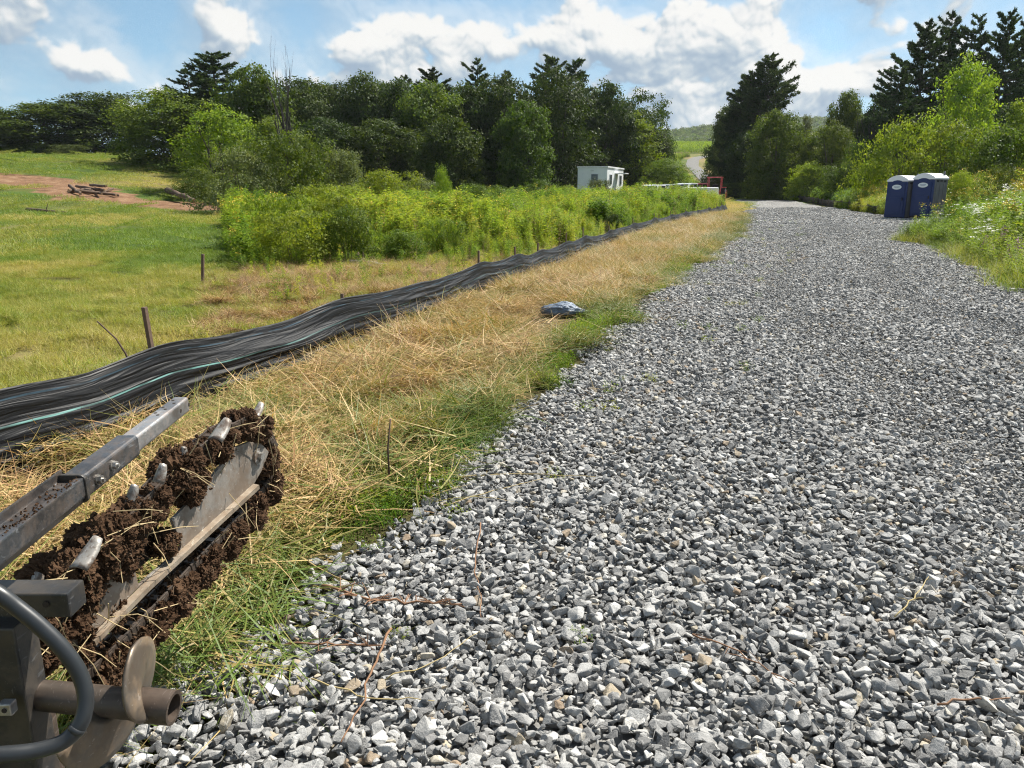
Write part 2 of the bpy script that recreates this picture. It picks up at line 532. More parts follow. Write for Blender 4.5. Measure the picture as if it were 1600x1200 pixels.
_fence_px = [(-140, 835), (0, 775), (120, 726), (230, 684), (360, 633), (480, 585), (600, 531), (700, 486), (800, 449), (850, 430), (905, 409), (960, 384), (1000, 368), (1050, 353), (1100, 340), (1136, 328)]
FENCE = np.array([pix(*p) for p in _fence_px])
_fy = np.linspace(FENCE[0, 1], FENCE[-1, 1], 120); _fk = np.polyfit(FENCE[:, 1], FENCE[:, 0], 5); _fx = np.polyval(_fk, _fy)
def fence_x(y): return np.interp(y, _fy, _fx)

# ------------------------------------------------------------------ ground
def sinh_axis(lo, hi, n, k):
    t = np.linspace(math.asinh(lo / k), math.asinh(hi / k), n)
    return np.sinh(t) * k

TRACK = np.array([pix(*p)[:2] for p in [(-160, 262), (0, 280), (60, 287), (130, 300), (200, 312), (260, 319), (318, 325)]])
def track_mask(x, y):
    d = np.full(np.shape(x), 1e9)
    for a, b in zip(TRACK[:-1], TRACK[1:]):
        ab = b - a; L = (ab ** 2).sum()
        t = np.clip(((x - a[0]) * ab[0] + (y - a[1]) * ab[1]) / L, 0, 1)
        d = np.minimum(d, np.hypot(x - a[0] - t * ab[0], y - a[1] - t * ab[1]))
    return 1 - sstep(d + (fbm(x * .5, y * .5, 3, 88) - .5) * 4.2, 1.5, 4.3)

def dryness(x, y):
    """0 green .. 1 straw: how dry the grass is at a place"""
    d = .31 + (fbm(x * .10, y * .10, 3, 41) - .5) * 1.5 + (fbm(x * .5, y * .5, 3, 43) - .5) * .9
    lush = np.exp(-(((x + 11) / 5.0) ** 2 + ((y - 29) / 13.) ** 2))         # a green sweep runs down the field
    d = d - .50 * lush
    fx = fence_x(y)
    strip = (x > fx) & (x < road_l(y) + .4) & (y < 90)
    mid = (x - fx) / np.maximum(road_l(y) - fx, .3)
    ds = .86 - .75 * sstep(mid, .68, .98) + (fbm(x * .8, y * .8, 3, 47) - .5) * .9
    ds = ds - .45 * (1 - sstep(y, 1.9, 3.6))
    near_f = (x <= fx) * np.exp(-np.abs(fx - x) / 2.0) * sstep(y, 5, 9) * .22
    d = d + near_f
    d = np.where(strip, ds, d)
    return np.clip(d, 0, 1)

def build_ground():
    xs = sinh_axis(-1900, 1900, 340, 7.0); ys = np.concatenate([np.linspace(-12, -.5, 12), sinh_axis(0, 2600, 330, 9.0)])
    X, Y = np.meshgrid(xs, ys)
    Z = terrain(X, Y)
    inroad = (X > road_l(Y) + .15) & (X < road_r(Y) - .15) & (Y < 100)
    Z = Z - .09 * inroad
    V = np.stack([X, Y, Z], -1).reshape(-1, 3)
    nx, ny = len(xs), len(ys)
    i = np.arange((ny - 1) * nx).reshape(ny - 1, nx)[:, :-1].ravel()
    faces = np.stack([i, i + 1, i + nx + 1, i + nx], 1)
    me = bpy.data.meshes.new('ground')
    me.vertices.add(len(V)); me.loops.add(len(faces) * 4); me.polygons.add(len(faces))
    me.vertices.foreach_set('co', V.astype(np.float32).ravel())
    me.loops.foreach_set('vertex_index', faces.astype(np.int32).ravel())
    me.polygons.foreach_set('loop_start', np.arange(0, len(faces) * 4, 4, dtype=np.int32))
    me.polygons.foreach_set('use_smooth', np.ones(len(faces), bool))
    thatch = ((X > fence_x(Y) - .1) & (X < road_l(Y) + .3) & (Y < 60)).astype(float)
    for nm, val in (('dry', dryness(X, Y)), ('dirt', track_mask(X, Y)), ('thatch', thatch)):
        a = me.attributes.new(nm, 'FLOAT', 'POINT'); a.data.foreach_set('value', val.astype(np.float32).ravel())
    me.update(calc_edges=True)
    def fn(T, out):
        tc = T.node('ShaderNodeTexCoord').outputs['Object']
        dry = T.node('ShaderNodeAttribute', attribute_name='dry').outputs['Fac']
        dirt = T.node('ShaderNodeAttribute', attribute_name='dirt').outputs['Fac']
        n = T.noise(tc, 3.0, 6, .7); n2 = T.noise(tc, 18, 4, .7)
        f = T.math('ADD', dry, T.math('MULTIPLY', T.math('SUBTRACT', n, .5), .9), clamp=True)
        c = T.ramp(f, [(0, (.060, .105, .018)), (.45, (.135, .130, .040)), (.8, (.21, .165, .070)), (1, (.24, .175, .085))])
        c = T.mix(T.smooth(n2, .52, .72), c, (.075, .055, .028, 1))
        c = T.mix(T.math('MULTIPLY', T.node('ShaderNodeAttribute', attribute_name='thatch').outputs['Fac'], .8), c, (.060, .042, .022, 1))
        dn = T.noise(tc, 1.3, 5, .65)
        dc = T.ramp(dn, [(.3, (.085, .047, .028)), (.5, (.18, .100, .056)), (.7, (.26, .17, .10))])
        c = T.mix(T.smooth(T.math('ADD', dirt, T.math('MULTIPLY', T.math('SUBTRACT', n, .5), .8)), .35, .65), c, dc)
        principled(T, out, c, .9, 0, .1, T.noise(tc, 9, 6, .7), .7, .06)
    o = add('ground', me, mat('ground_soil_and_grass', fn))
    tag(o, 'gently rising field ground under the grass', kind='structure')
    return o
build_ground()

# ------------------------------------------------------------------ gravel road
def stone_color(T, rnd):
    return T.ramp(rnd, [(0, (.115, .113, .110)), (.25, (.19, .187, .182)), (.55, (.28, .275, .264)), (.82, (.37, .362, .346)), (.93, (.46, .45, .43)), (.975, (.33, .285, .21)), (1, (.24, .175, .12))])

def gravel_fn(T, out):
    oi = T.node('ShaderNodeObjectInfo')
    tc = T.node('ShaderNodeTexCoord').outputs['Object']
    off = T.node('ShaderNodeCombineXYZ'); T.put(off.inputs[0], T.math('MULTIPLY', oi.outputs['Random'], 37.0))
    v = T.vmath('ADD', tc, off.outputs[0])
    c = stone_color(T, oi.outputs['Random'])
    n = T.noise(v, 1.6, 5, .65)
    hs = T.node('ShaderNodeHueSaturation'); T.put(hs.inputs['Color'], c); T.put(hs.inputs['Value'], T.math('MULTIPLY_ADD', n, 1.3, .42))
    vein = T.noise(v, 2.6, 2, .5, 1.5)
    col = T.mix(T.math('MULTIPLY', T.smooth(vein, .60, .68), .35), hs.outputs[0], (.55, .54, .52, 1))
    principled(T, out, col, .78, 0, .28, T.noise(v, 5.0, 5, .7), .35, .12)
GRAVEL = mat('crushed_stone', gravel_fn)

def stone_mesh(rng, k):
    """angular crushed stone, about one unit across"""
    bm = bmesh.new()
    pts = rng.normal(size=(13, 3)); pts /= np.linalg.norm(pts, axis=1)[:, None]
    pts = np.sign(pts) * np.abs(pts) ** .72
    pts *= rng.uniform(.78, 1.08, (13, 1))
    pts *= np.array([.56 * rng.uniform(.95, 1.3), .47 * rng.uniform(.75, 1.1), .36 * rng.uniform(.75, 1.15)])
    vs = [bm.verts.new(p) for p in pts]
    r = bmesh.ops.convex_hull(bm, input=vs)
    bmesh.ops.delete(bm, geom=[g for g in r['geom_interior'] if isinstance(g, bmesh.types.BMVert)], context='VERTS')
    bmesh.ops.bevel(bm, geom=bm.edges[:], offset=.035, segments=1, affect='EDGES')
    bmesh.ops.dissolve_degenerate(bm, dist=.004, edges=bm.edges[:])
    me = bpy.data.meshes.new('crushed_stone_%02d' % k)
    bm.to_mesh(me); bm.free()
    me.materials.append(GRAVEL)
    return me
_rs = np.random.default_rng(5)
STONES = [stone_mesh(_rs, k) for k in range(18)]

def road_z(x, y):
    q = (x - road_l(y)) / np.maximum(road_r(y) - road_l(y), .5)
    ruts = -.032 * (np.exp(-((q - .34) / .055) ** 2) + np.exp(-((q - .66) / .055) ** 2)) + .014 * np.exp(-((q - .5) / .08) ** 2)
    return terrain(x, y) + ruts + .035 * (fbm(x * 1.1, y * .8, 3, 202) - .5) * 2 * sstep(40 - y, 0, 20) + .03

def build_road():
    ys = np.concatenate([np.arange(-2.5, 12, .25), np.arange(12, 40, .5), np.arange(40, 104.1, 1.0)])
    nu = 40
    V = []
    for y in ys:
        xl, xr = float(road_l(y)), float(road_r(y))
        x = np.linspace(xl, xr, nu)
        z = road_z(x, np.full(nu, y)) - .034
        z[0] -= .09; z[-1] -= .09
        V += list(zip(x, np.full(nu, y), z))
    faces = [(j * nu + i, j * nu + i + 1, (j + 1) * nu + i + 1, (j + 1) * nu + i) for j in range(len(ys) - 1) for i in range(nu - 1)]
    def fn(T, out):
        tc = T.node('ShaderNodeTexCoord').outputs['Object']
        vo = T.node('ShaderNodeTexVoronoi'); T.put(vo.inputs['Vector'], tc); vo.inputs['Scale'].default_value = 21
        c = stone_color(T, T.node('ShaderNodeSeparateColor').outputs[0])
        sepc = c.node.inputs[0].links[0].from_node
        T.l.new(vo.outputs['Color'], sepc.inputs[0])
        big = T.noise(tc, .6, 4, .6)
        hs = T.node('ShaderNodeHueSaturation'); T.put(hs.inputs['Color'], c); T.put(hs.inputs['Value'], T.math('MULTIPLY_ADD', big, .5, .45))
        hgt = T.math('SUBTRACT', 1.0, vo.outputs['Distance'])
        principled(T, out, hs.outputs[0], .85, 0, .2, hgt, .9, .03)
    me = new_mesh('gravel_road', V, faces)
    o = smooth(add('gravel_road', me, mat('gravel_bed', fn)))
    tag(o, 'wide grey crushed stone road running away to the right', kind='structure')

    rng = np.random.default_rng(8)
    P, S, I = [], [], []
    # bands of distance: (y0, y1, spacing, mean size)
    for y0, y1, sp, size in ((-.6, 8, .0275, .0335), (8, 17, .031, .0355), (17, 36, .041, .043), (36, 62, .066, .066)):
        gy = np.arange(y0, y1, sp * .87)
        for j, y in enumerate(gy):
            xl, xr = float(road_l(y)), float(road_r(y))
            xl = max(xl - .12, -.68 * y - 2.0); xr = min(xr + .1, .70 * y + 1.6)
            gx = np.arange(xl, xr, sp) + (j % 2) * sp / 2
            P.append(np.stack([gx, np.full(len(gx), y)], 1)); S.append(np.full(len(gx), size))
    P = np.concatenate(P); S = np.concatenate(S)
    n = len(P)
    sp = S * .75
    P += rng.uniform(-.5, .5, (n, 2)) * sp[:, None] * 1.1
    # thin out on the verge
    dl = P[:, 0] - road_l(P[:, 1]); dr = road_r(P[:, 1]) - P[:, 0]
    e = np.minimum(dl, dr) + (fbm(P[:, 0] * 1.5, P[:, 1] * 1.5, 3, 91) - .5) * .5
    keep = rng.random(n) < sstep(e, -.16, .12)
    P = P[keep]; S = S[keep]
    # a looser upper layer of bigger stones
    up = rng.random(len(P)) < .22
    P2 = P[up] + rng.uniform(-.02, .02, (up.sum(), 2)); S2 = S[up] * 1.06
    size = np.concatenate([S * np.clip(rng.lognormal(0, .36, len(S)), .5, 2.0), S2 * np.clip(rng.lognormal(0, .34, len(S2)), .6, 1.9)])
    _q = (np.concatenate([P, P2])[:, 0] - road_l(np.concatenate([P, P2])[:, 1])) / np.maximum(road_r(np.concatenate([P, P2])[:, 1]) - road_l(np.concatenate([P, P2])[:, 1]), .5)
    _rut = np.exp(-((_q - .34) / .05) ** 2) + np.exp(-((_q - .66) / .05) ** 2)
    size = size * (1 - .28 * _rut)
    zlift = np.concatenate([rng.uniform(-.020, .010, len(P)), rng.uniform(.008, .024, len(P2))])
    P = np.concatenate([P, P2])
    z = road_z(P[:, 0], P[:, 1]) + zlift
    P3 = np.column_stack([P, z])
    n = len(P3)
    rot = np.column_stack([rng.normal(0, .42, n), rng.normal(0, .42, n), rng.uniform(0, 6.283, n)])
    idx = rng.integers(0, len(STONES), n)
    # the 300 that show largest: in the frame, nearest, upper layer
    r = P3 - np.array([0, 0, CAM_H])
    c, s = math.cos(PITCH), math.sin(PITCH)
    dep = r[:, 1] * c - r[:, 2] * s
    u = r[:, 0] / dep * F + 800; v = 600 - (r[:, 1] * s + r[:, 2] * c) / dep * F
    inf = (u > 300) & (u < 1590) & (v < 1192) & (zlift > -.004)
    score = np.where(inf, size / dep, 0)
    best = np.argsort(-score)[:300]
    rest = np.ones(n, bool); rest[best] = False
    for k in best:
        q = add('stone', STONES[idx[k]], None, o, P3[k])
        q.rotation_euler = rot[k]; q.scale = (size[k],) * 3
    g = scatter('gravel', STONES, P3[rest], rot[rest], size[rest], idx[rest], parent=o)
    print('stones', n)
    return o
ROAD = build_road()

# far stretch climbing the hill
def build_hill_road():
    path = np.array([[29.5, 98], [31, 112], [33.5, 128], [36.5, 148], [39.5, 168], [42.0, 186], [46.0, 203], [52, 216], [60, 226]])
    d = np.arange(0, 1.0001, .02)
    idx = d * (len(path) - 1)
    px = np.interp(idx, np.arange(len(path)), path[:, 0]); py = np.interp(idx, np.arange(len(path)), path[:, 1])
    V = []
    for k in range(len(px)):
        t = np.array([px[min(k + 1, len(px) - 1)] - px[max(k - 1, 0)], py[min(k + 1, len(px) - 1)] - py[max(k - 1, 0)]]); t /= np.linalg.norm(t)
        nrm = np.array([t[1], -t[0]])
        for f in np.linspace(-1, 1, 7):
            q = np.array([px[k], py[k]]) + nrm * f * 1.45
            V.append((q[0], q[1], float(terrain(*q)) + .16 - .06 * f * f))
    faces = [(j * 7 + i, j * 7 + i + 1, (j + 1) * 7 + i + 1, (j + 1) * 7 + i) for j in range(len(px) - 1) for i in range(6)]
    o = smooth(add('hill_road', new_mesh('hill_road', V, faces), plain('far_gravel', (.13, .125, .115), .9, var=.12, scale=2)))
    tag(o, 'narrow grey gravel road climbing the far hillside', kind='structure')
build_hill_road()

# ------------------------------------------------------------------ grass, straw and small weeds (stuff)
GRASS_STOPS = [(0, (.115, .185, .020)), (.28, (.205, .245, .034)), (.55, (.30, .285, .062)), (.8, (.42, .345, .125)), (1, (.50, .38, .16))]
GRASSM = tint_mat('grass_blades', GRASS_STOPS, trans=.38, jit=.45)
STRAWM = tint_mat('dry_straw', [(0, (.090, .140, .018)), (.22, (.18, .185, .038)), (.42, (.33, .245, .090)), (.66, (.55, .385, .185)), (.84, (.42, .245, .110)), (1, (.15, .078, .036))], trans=.22, jit=.8, patchy=.9)
WEEDM = tint_mat('green_weeds', [(0, (.050, .110, .016)), (.35, (.13, .215, .022)), (.7, (.24, .30, .030)), (1, (.34, .32, .045))], trans=.5, jit=.45, rough=.6, spec=.15)

def proto(name, parts, m):
    Q = np.concatenate([p[0] for p in parts]); r = np.concatenate([p[1] for p in parts])
    me = quads_mesh(name, Q, r)
    me.materials.append(m)
    return me

rg = np.random.default_rng(21)
def sq(rng, n, size, lift=0.0):
    b = rng.uniform(-size / 2, size / 2, (n, 3)); b[:, 2] = rng.random(n) ** 2 * lift
    return b
def clumped(rng, n, size, k, sd, lift=0.0):
    c = rng.uniform(-size / 2, size / 2, (k, 2)); b = np.zeros((n, 3))
    b[:, :2] = c[rng.integers(0, k, n)] + rng.normal(0, sd, (n, 2)); b[:, 2] = rng.random(n) * lift
    return b
# patches about half a metre square, so that few of them overlap at any point
SHORT = [proto('short_grass_%d' % k, [blades(rg, 1100, 0, (.04, .13), (.1, 1.0), (.1, .9), (.003, .007), 2, base=sq(rg, 1100, .6)),
                                      blades(rg, 130, 0, (.10, .30), (1.3, 1.6), (-.2, .3), (.003, .005), 3, base=sq(rg, 130, .6, .05))], GRASSM) for k in range(6)]
MID = [proto('long_grass_%d' % k, [blades(rg, 40, .10, (.14, .38), (.1, .8), (.3, 1.3), (.003, .006), 3)], GRASSM) for k in range(6)]
MIDP = [proto('long_grass_patch_%d' % k, [blades(rg, 420, 0, (.20, .55), (.1, .8), (.3, 1.3), (.004, .008), 3, base=clumped(rg, 420, .9, 16, .06))], GRASSM) for k in range(4)]
LYING = [proto('lying_straw_%d' % k, [blades(rg, 430, 0, (.12, .46), (1.05, 1.62), (-.25, .5), (.0035, .0105), 4, base=clumped(rg, 430, .55, 20, .05, .15)),
                                      blades(rg, 420, 0, (.05, .18), (.9, 1.6), (-.2, .5), (.0035, .010), 2, base=sq(rg, 420, .55, .09))], STRAWM) for k in range(8)]
SHAG = [proto('shaggy_straw_%d' % k, [blades(rg, 100, .09, (.20, .56), (.35, 1.2), (.4, 1.7), (.0035, .0095), 4, lift=.04)], STRAWM) for k in range(8)]
FARG = [proto('far_grass_%d' % k, [blades(rg, 1500, 0, (.05, .17), (.2, 1.1), (.1, .9), (.009, .02), 2, base=sq(rg, 1500, 2.2))], GRASSM) for k in range(5)]
FARHAY = [proto('far_straw_%d' % k, [blades(rg, 700, 0, (.16, .50), (.9, 1.6), (-.2, .5), (.004, .009), 3, base=sq(rg, 700, .85, .12)),
                                     blades(rg, 160, 0, (.2, .5), (.3, 1.1), (.4, 1.4), (.004, .008), 3, base=clumped(rg, 160, .8, 6, .06))], STRAWM) for k in range(6)]

def clover(rng, n=26, spread=.12, h=.12, size=(.012, .026)):
    r = spread * np.sqrt(rng.random(n)); th = rng.random(n) * 6.283
    z = rng.random(n) * h
    base = np.stack([r * np.cos(th), r * np.sin(th), z], 1)
    pos = np.repeat(base, 4, 0) + rng.normal(0, .012, (n * 4, 3))
    nr = rng.normal(0, .45, (n * 4, 3)); nr[:, 2] += 1
    Q = leaves(rng, pos, nr, rng.uniform(*size, n * 4), .55)
    st = blades(rng, 14, spread, (h * .6, h * 1.5), (.1, .9), (.1, .9), (.002, .004), 2)
    return [(Q, rng.random(n * 4)), st]
HERB = [proto('small_leafed_herb_%d' % k, clover(rg), WEEDM) for k in range(6)]
HERBP = [proto('herb_patch_%d' % k, clover(rg, 110, .20, .13) + [blades(rg, 130, .18, (.08, .24), (.1, 1.0), (.2, 1.2), (.003, .006), 3)], WEEDM) for k in range(6)]

def wedge(rng, n, y0, y1, xl, xr, power=1.0):
    """random points, y distributed so that density per square metre is even in the wedge xl(y)..xr(y)"""
    ys = np.linspace(y0, y1, 400); w = np.maximum(xr(ys) - xl(ys), 0)
    cdf = np.cumsum(w); cdf = cdf / cdf[-1]
    y = np.interp(rng.random(n), cdf, ys)
    x = xl(y) + rng.random(n) * (xr(y) - xl(y))
    return x, y

def lay(name, protos, x, y, rng, scl, tint, label=None, zoff=0, tilt=.12, parent=None):
    z = terrain(x, y) + zoff
    n = len(x)
    scl = np.asarray(scl)
    rot = np.column_stack([rng.normal(0, tilt, n), rng.normal(0, tilt, n), rng.uniform(0, 6.283, n)])
    return scatter(name, protos, np.column_stack([x, y, z]), rot, scl, rng.integers(0, len(protos), n), tint, label, parent)

def frame_l(y): return -.70 * y - 1.2
def grid(rng, step, y0, y1, xl, xr, jit=.35):
    X = []; Y = []
    for y in np.arange(y0, y1, step):
        a, b = float(xl(y)), float(xr(y))
        if b <= a: continue
        g = np.arange(a + step * .3 * rng.random(), b, step)
        X.append(g); Y.append(np.full(len(g), y))
    x = np.concatenate(X); y = np.concatenate(Y)
    x = x + rng.uniform(-jit, jit, len(x)) * step; y = y + rng.uniform(-jit, jit, len(y)) * step
    return x, y

BAG = pix(880, 497)
def BAGM(x, y): return (np.abs(x - BAG[0] * (y / BAG[1])) < .42) & (y > BAG[1] - 1.7) & (y < BAG[1] + .3)
def build_grass():
    rng = np.random.default_rng(33)
    # field on the far side of the fence
    x, y = grid(rng, .46, 2.6, 21, frame_l, lambda y: fence_x(y) - .15)
    d = dryness(x, y)
    keep = rng.random(len(x)) < (.70 + .3 * sstep(fbm(x * 1.3, y * 1.3, 3, 61), .3, .5))
    x, y, d = x[keep], y[keep], d[keep]
    lay('mown_grass', SHORT, x, y, rng, rng.uniform(.85, 1.3, len(x)), d, 'short mown grass, part green and part straw, beyond the fence')
    x, y = grid(rng, 1.5, 20, 48, frame_l, lambda y: np.minimum(fence_x(y) - .8, -.30 * y + 4))
    d = dryness(x, y); ok = track_mask(x, y) < .5
    lay('far_mown_grass', FARG, x[ok], y[ok], rng, rng.uniform(.8, 1.2, ok.sum()), d[ok], 'mown grass in the middle of the field')
    x, y = grid(rng, 2.2, 47, 108, lambda y: -.72 * y - 2, lambda y: -.28 * y)
    d = dryness(x, y) * .8 + .12; ok = track_mask(x, y) < .35
    lay('hillside_grass', FARG, x[ok], y[ok], rng, rng.uniform(1.2, 1.7, ok.sum()), d[ok], 'grass on the rising back of the field')
    # taller tufts here and there in the field and along the fence foot
    x, y = wedge(rng, 3600, 3.4, 32, frame_l, lambda y: fence_x(y) - .05)
    keep = (rng.random(len(x)) < sstep(fbm(x * .35, y * .35, 3, 64), .50, .66)) | (fence_x(y) - x < .35)
    x, y = x[keep], y[keep]
    lay('taller_grass', MID, x, y, rng, rng.uniform(.45, .95, len(x)), np.clip(dryness(x, y) - .08, 0, 1), 'taller grass tufts in the mown field')
    # matted hay between fence and gravel
    fl = lambda y: np.maximum(fence_x(y) + .05, frame_l(y))
    rl = lambda y: road_l(y) - .10
    x, y = grid(rng, .34, 1.0, 14, fl, rl)
    d = dryness(x, y)
    keep = (rng.random(len(x)) < .45 + .55 * sstep(d, .2, .5)) & ~BAGM(x, y)
    mound = fbm(x * 1.25, y * 1.25, 2, 222)
    keep &= (mound > .36) | (rng.random(len(x)) < .35)
    lay('matted_hay', LYING, x[keep], y[keep], rng, rng.uniform(.75, 1.15, keep.sum()), d[keep] * .58 + .04, 'matted tan hay lying between the black fence and the gravel', tilt=.15, zoff=.07 * sstep(mound[keep], .42, .68) * sstep(x[keep] - fence_x(y[keep]), .25, .7))
    x, y = wedge(rng, 1500, 1.3, 15, fl, lambda y: road_l(y) - .02)
    d = dryness(x, y)
    clump = fbm(x * 1.6, y * 1.6, 2, 97)
    keep = (rng.random(len(x)) < sstep(clump, .42, .66)) & ~BAGM(x, y)
    keep &= x - fence_x(y) > .45
    lay('shaggy_hay', SHAG, x[keep], y[keep], rng, rng.uniform(.4, .9, keep.sum()), d[keep] * .55 + .0, 'shaggy dry grass heaped in tufts along the verge', tilt=.2)
    y = np.concatenate([rng.uniform(2.6, 14, 60), rng.uniform(14, 60, 60)]); x = fence_x(y) + rng.uniform(.05, .34, len(y))
    lay('fence_foot_straw', SHAG, x, y, rng, rng.uniform(.45, .95, len(x)), np.clip(rng.normal(.5, .2, len(x)), 0, 1), 'straw and long grass growing up against the foot of the fence', tilt=.15)
    x, y = grid(rng, .55, 13.5, 48, fl, rl)
    d = dryness(x, y)
    lay('far_hay', FARHAY, x, y, rng, rng.uniform(.75, 1.15, len(x)), d * .56 + .03, 'dry verge grass further along the fence', tilt=.12)
    x, y = grid(rng, 1.3, 46, 92, lambda y: fl(y) + .3, lambda y: rl(y) - .3)
    lay('farthest_verge_grass', FARG, x, y, rng, rng.uniform(.6, 1.0, len(x)), dryness(x, y) * .8 + .1, 'straw verge at the far end of the fence')
    # green margin next to the stones
    x, y = grid(rng, .21, 1.0, 24, lambda y: road_l(y) - 1.05 - .02 * y, lambda y: road_l(y) - .04)
    d = dryness(x, y)
    keep = rng.random(len(x)) < (1 - sstep(d, .26, .72)) * sstep(fbm(x * 1.1, y * 1.1, 2, 66), .30, .50)
    x, y, d = x[keep], y[keep], d[keep]
    lay('green_margin_weeds', HERBP, x, y, rng, rng.uniform(.55, 1.15, len(x)), np.clip(d + rng.normal(.15, .15, len(x)), 0, 1), 'low green weeds and grass along the edge of the gravel')
    # a few sprouts and bits of hay lying on the stones
    x, y = wedge(rng, 420, 1.8, 26, lambda y: road_l(y), lambda y: road_l(y) + .25 + .11 * y)
    keep = fbm(x * .9, y * .9, 2, 99) > .50
    x, y = x[keep], y[keep]
    z = road_z(x, y) + .012; n = len(x)
    rot = np.column_stack([rng.normal(0, .1, n), rng.normal(0, .1, n), rng.uniform(0, 6.28, n)])
    thin = [proto('loose_straw_%d' % k, [blades(rng, 5, .10, (.12, .38), (1.38, 1.62), (-.1, .15), (.0025, .0045), 4, lift=.02)], STRAWM) for k in range(6)]
    scatter('loose_straw', thin, np.column_stack([x, y, z]), rot, rng.uniform(.6, 1.3, n), rng.integers(0, 6, n), rng.uniform(.5, 1, n), 'loose straws strewn over the gravel')
    x, y = wedge(rng, 110, 2.5, 40, lambda y: road_l(y), lambda y: road_l(y) + 1.2 + .05 * y)
    z = road_z(x, y); n = len(x)
    scatter('gravel_sprouts', HERB, np.column_stack([x, y, z]), np.column_stack([np.zeros(n), np.zeros(n), rng.uniform(0, 6, n)]), rng.uniform(.3, .75, n), rng.integers(0, 6, n), rng.uniform(.3, .9, n), 'small green sprouts growing up through the stones')
build_grass()

# ------------------------------------------------------------------ tall weeds (stuff)
def weed_plant(rng, h, nl, leaf, flower=None, stems=3, droop=.5, wid=.28):
    parts = []
    flow = []
    for s in range(stems):
        hh = h * rng.uniform(.7, 1.05); la = rng.random() * 6.283; ln = rng.uniform(.02, .22)
        b = np.array([rng.normal(0, .07), rng.normal(0, .07), 0])
        tip = b + np.array([math.cos(la) * ln * hh, math.sin(la) * ln * hh, hh])
        t = np.linspace(.05, 1, nl) ** .8
        pos = b + (tip - b) * t[:, None]
        az = np.arange(nl) * 2.4 + rng.random() * 6
        L = leaf * (1.15 - .6 * t) * rng.uniform(.8, 1.2, nl)
        el = rng.uniform(-.1, .9, nl)
        dr = np.stack([np.cos(az) * np.cos(el), np.sin(az) * np.cos(el), np.sin(el)], 1)
        sd = np.stack([-np.sin(az), np.cos(az), rng.normal(0, .3, nl)], 1)
        m = pos + dr * L[:, None] * .5
        e = pos + dr * L[:, None] - np.array([0, 0, 1]) * (L * droop * rng.uniform(.2, .8, nl))[:, None]
        w = (L * wid / 2)[:, None]
        rr = rng.random(nl)
        parts.append((np.stack([pos, m + sd * w, e, m - sd * w], 1), rr))
        sw = .004
        sdir = np.array([math.sin(la), -math.cos(la), 0]) * sw
        parts.append((np.array([[b - sdir, b + sdir, tip + sdir * .5, tip - sdir * .5]]), np.array([.3])))
        if flower is not None:
            flow.append(tip)
    return parts, flow

YELLOW = plain('goldenrod_yellow', (.55, .40, .03), .7, var=.1)
WHITEF = plain('white_umbel', (.72, .72, .62), .7, var=.05)
PURPLE = plain('purple_flower', (.30, .10, .26), .7, var=.1)

def weed_proto(name, rng, h, nl, leaf, stems=3, flower=None, fcol=None, wid=.28):
    parts, flow = weed_plant(rng, h, nl, leaf, flower, stems, wid=wid)
    Q = [p[0] for p in parts]; r = [p[1] for p in parts]
    nb = sum(len(q) for q in Q)
    if flower == 'plume':
        for tip in flow:
            k = 26
            pos = tip + np.column_stack([rng.normal(0, .045, k), rng.normal(0, .045, k), rng.uniform(-.10, .05, k)])
            Q.append(leaves(rng, pos, rng.normal(size=(k, 3)), rng.uniform(.02, .045, k), .7)); r.append(rng.random(k))
    elif flower == 'umbel':
        for tip in flow:
            for q in range(4):
                k = 9
                c = tip + rng.normal(0, .07, 3) * np.array([1, 1, .6])
                pos = c + np.column_stack([rng.normal(0, .018, k), rng.normal(0, .018, k), rng.normal(0, .005, k)])
                nn = rng.normal(0, .2, (k, 3)); nn[:, 2] += 1
                Q.append(leaves(rng, pos, nn, rng.uniform(.02, .034, k), .9)); r.append(rng.random(k))
    elif flower == 'spike':
        for tip in flow:
            k = 30
            pos = tip + np.column_stack([rng.normal(0, .018, k), rng.normal(0, .018, k), rng.uniform(-.26, .06, k)])
            Q.append(leaves(rng, pos, rng.normal(size=(k, 3)), rng.uniform(.02, .035, k), .7)); r.append(rng.random(k))
    me = quads_mesh(name, np.concatenate(Q), np.concatenate(r))
    me.materials.append(WEEDM)
    if fcol is not None:
        me.materials.append(fcol)
        mi = np.zeros(len(me.polygons), np.int32); mi[nb:] = 1
        me.polygons.foreach_set('material_index', mi)
    return me

rw = np.random.default_rng(77)
TALL = [weed_proto('tall_weed_%d' % k, rw, 1.25, 40, .17, 4) for k in range(7)]
GOLD = [weed_proto('goldenrod_%d' % k, rw, 1.2, 40, .15, 4, 'plume', YELLOW) for k in range(3)]
LACE = [weed_proto('white_lace_%d' % k, rw, 1.0, 22, .13, 4, 'umbel', WHITEF, .16) for k in range(5)]
LOOSE = [weed_proto('purple_spike_%d' % k, rw, 1.0, 26, .10, 4, 'spike', PURPLE) for k in range(2)]
DEADST = [weed_proto('dead_stalk_%d' % k, rw, 1.3, 16, .12, 4, None, None, .2) for k in range(3)]
for _m in DEADST:
    _m.materials.clear(); _m.materials.append(plain('dead_brown_stalks', (.20, .125, .065), .85, var=.3, scale=5))
MEADOW = [weed_proto('meadow_weed_%d' % k, rw, .8, 30, .15, 5, None, None, .15) for k in range(6)]
SMALLW = [weed_proto('small_weed_%d' % k, rw, .5, 22, .10, 4, None, None, .26) for k in range(4)]

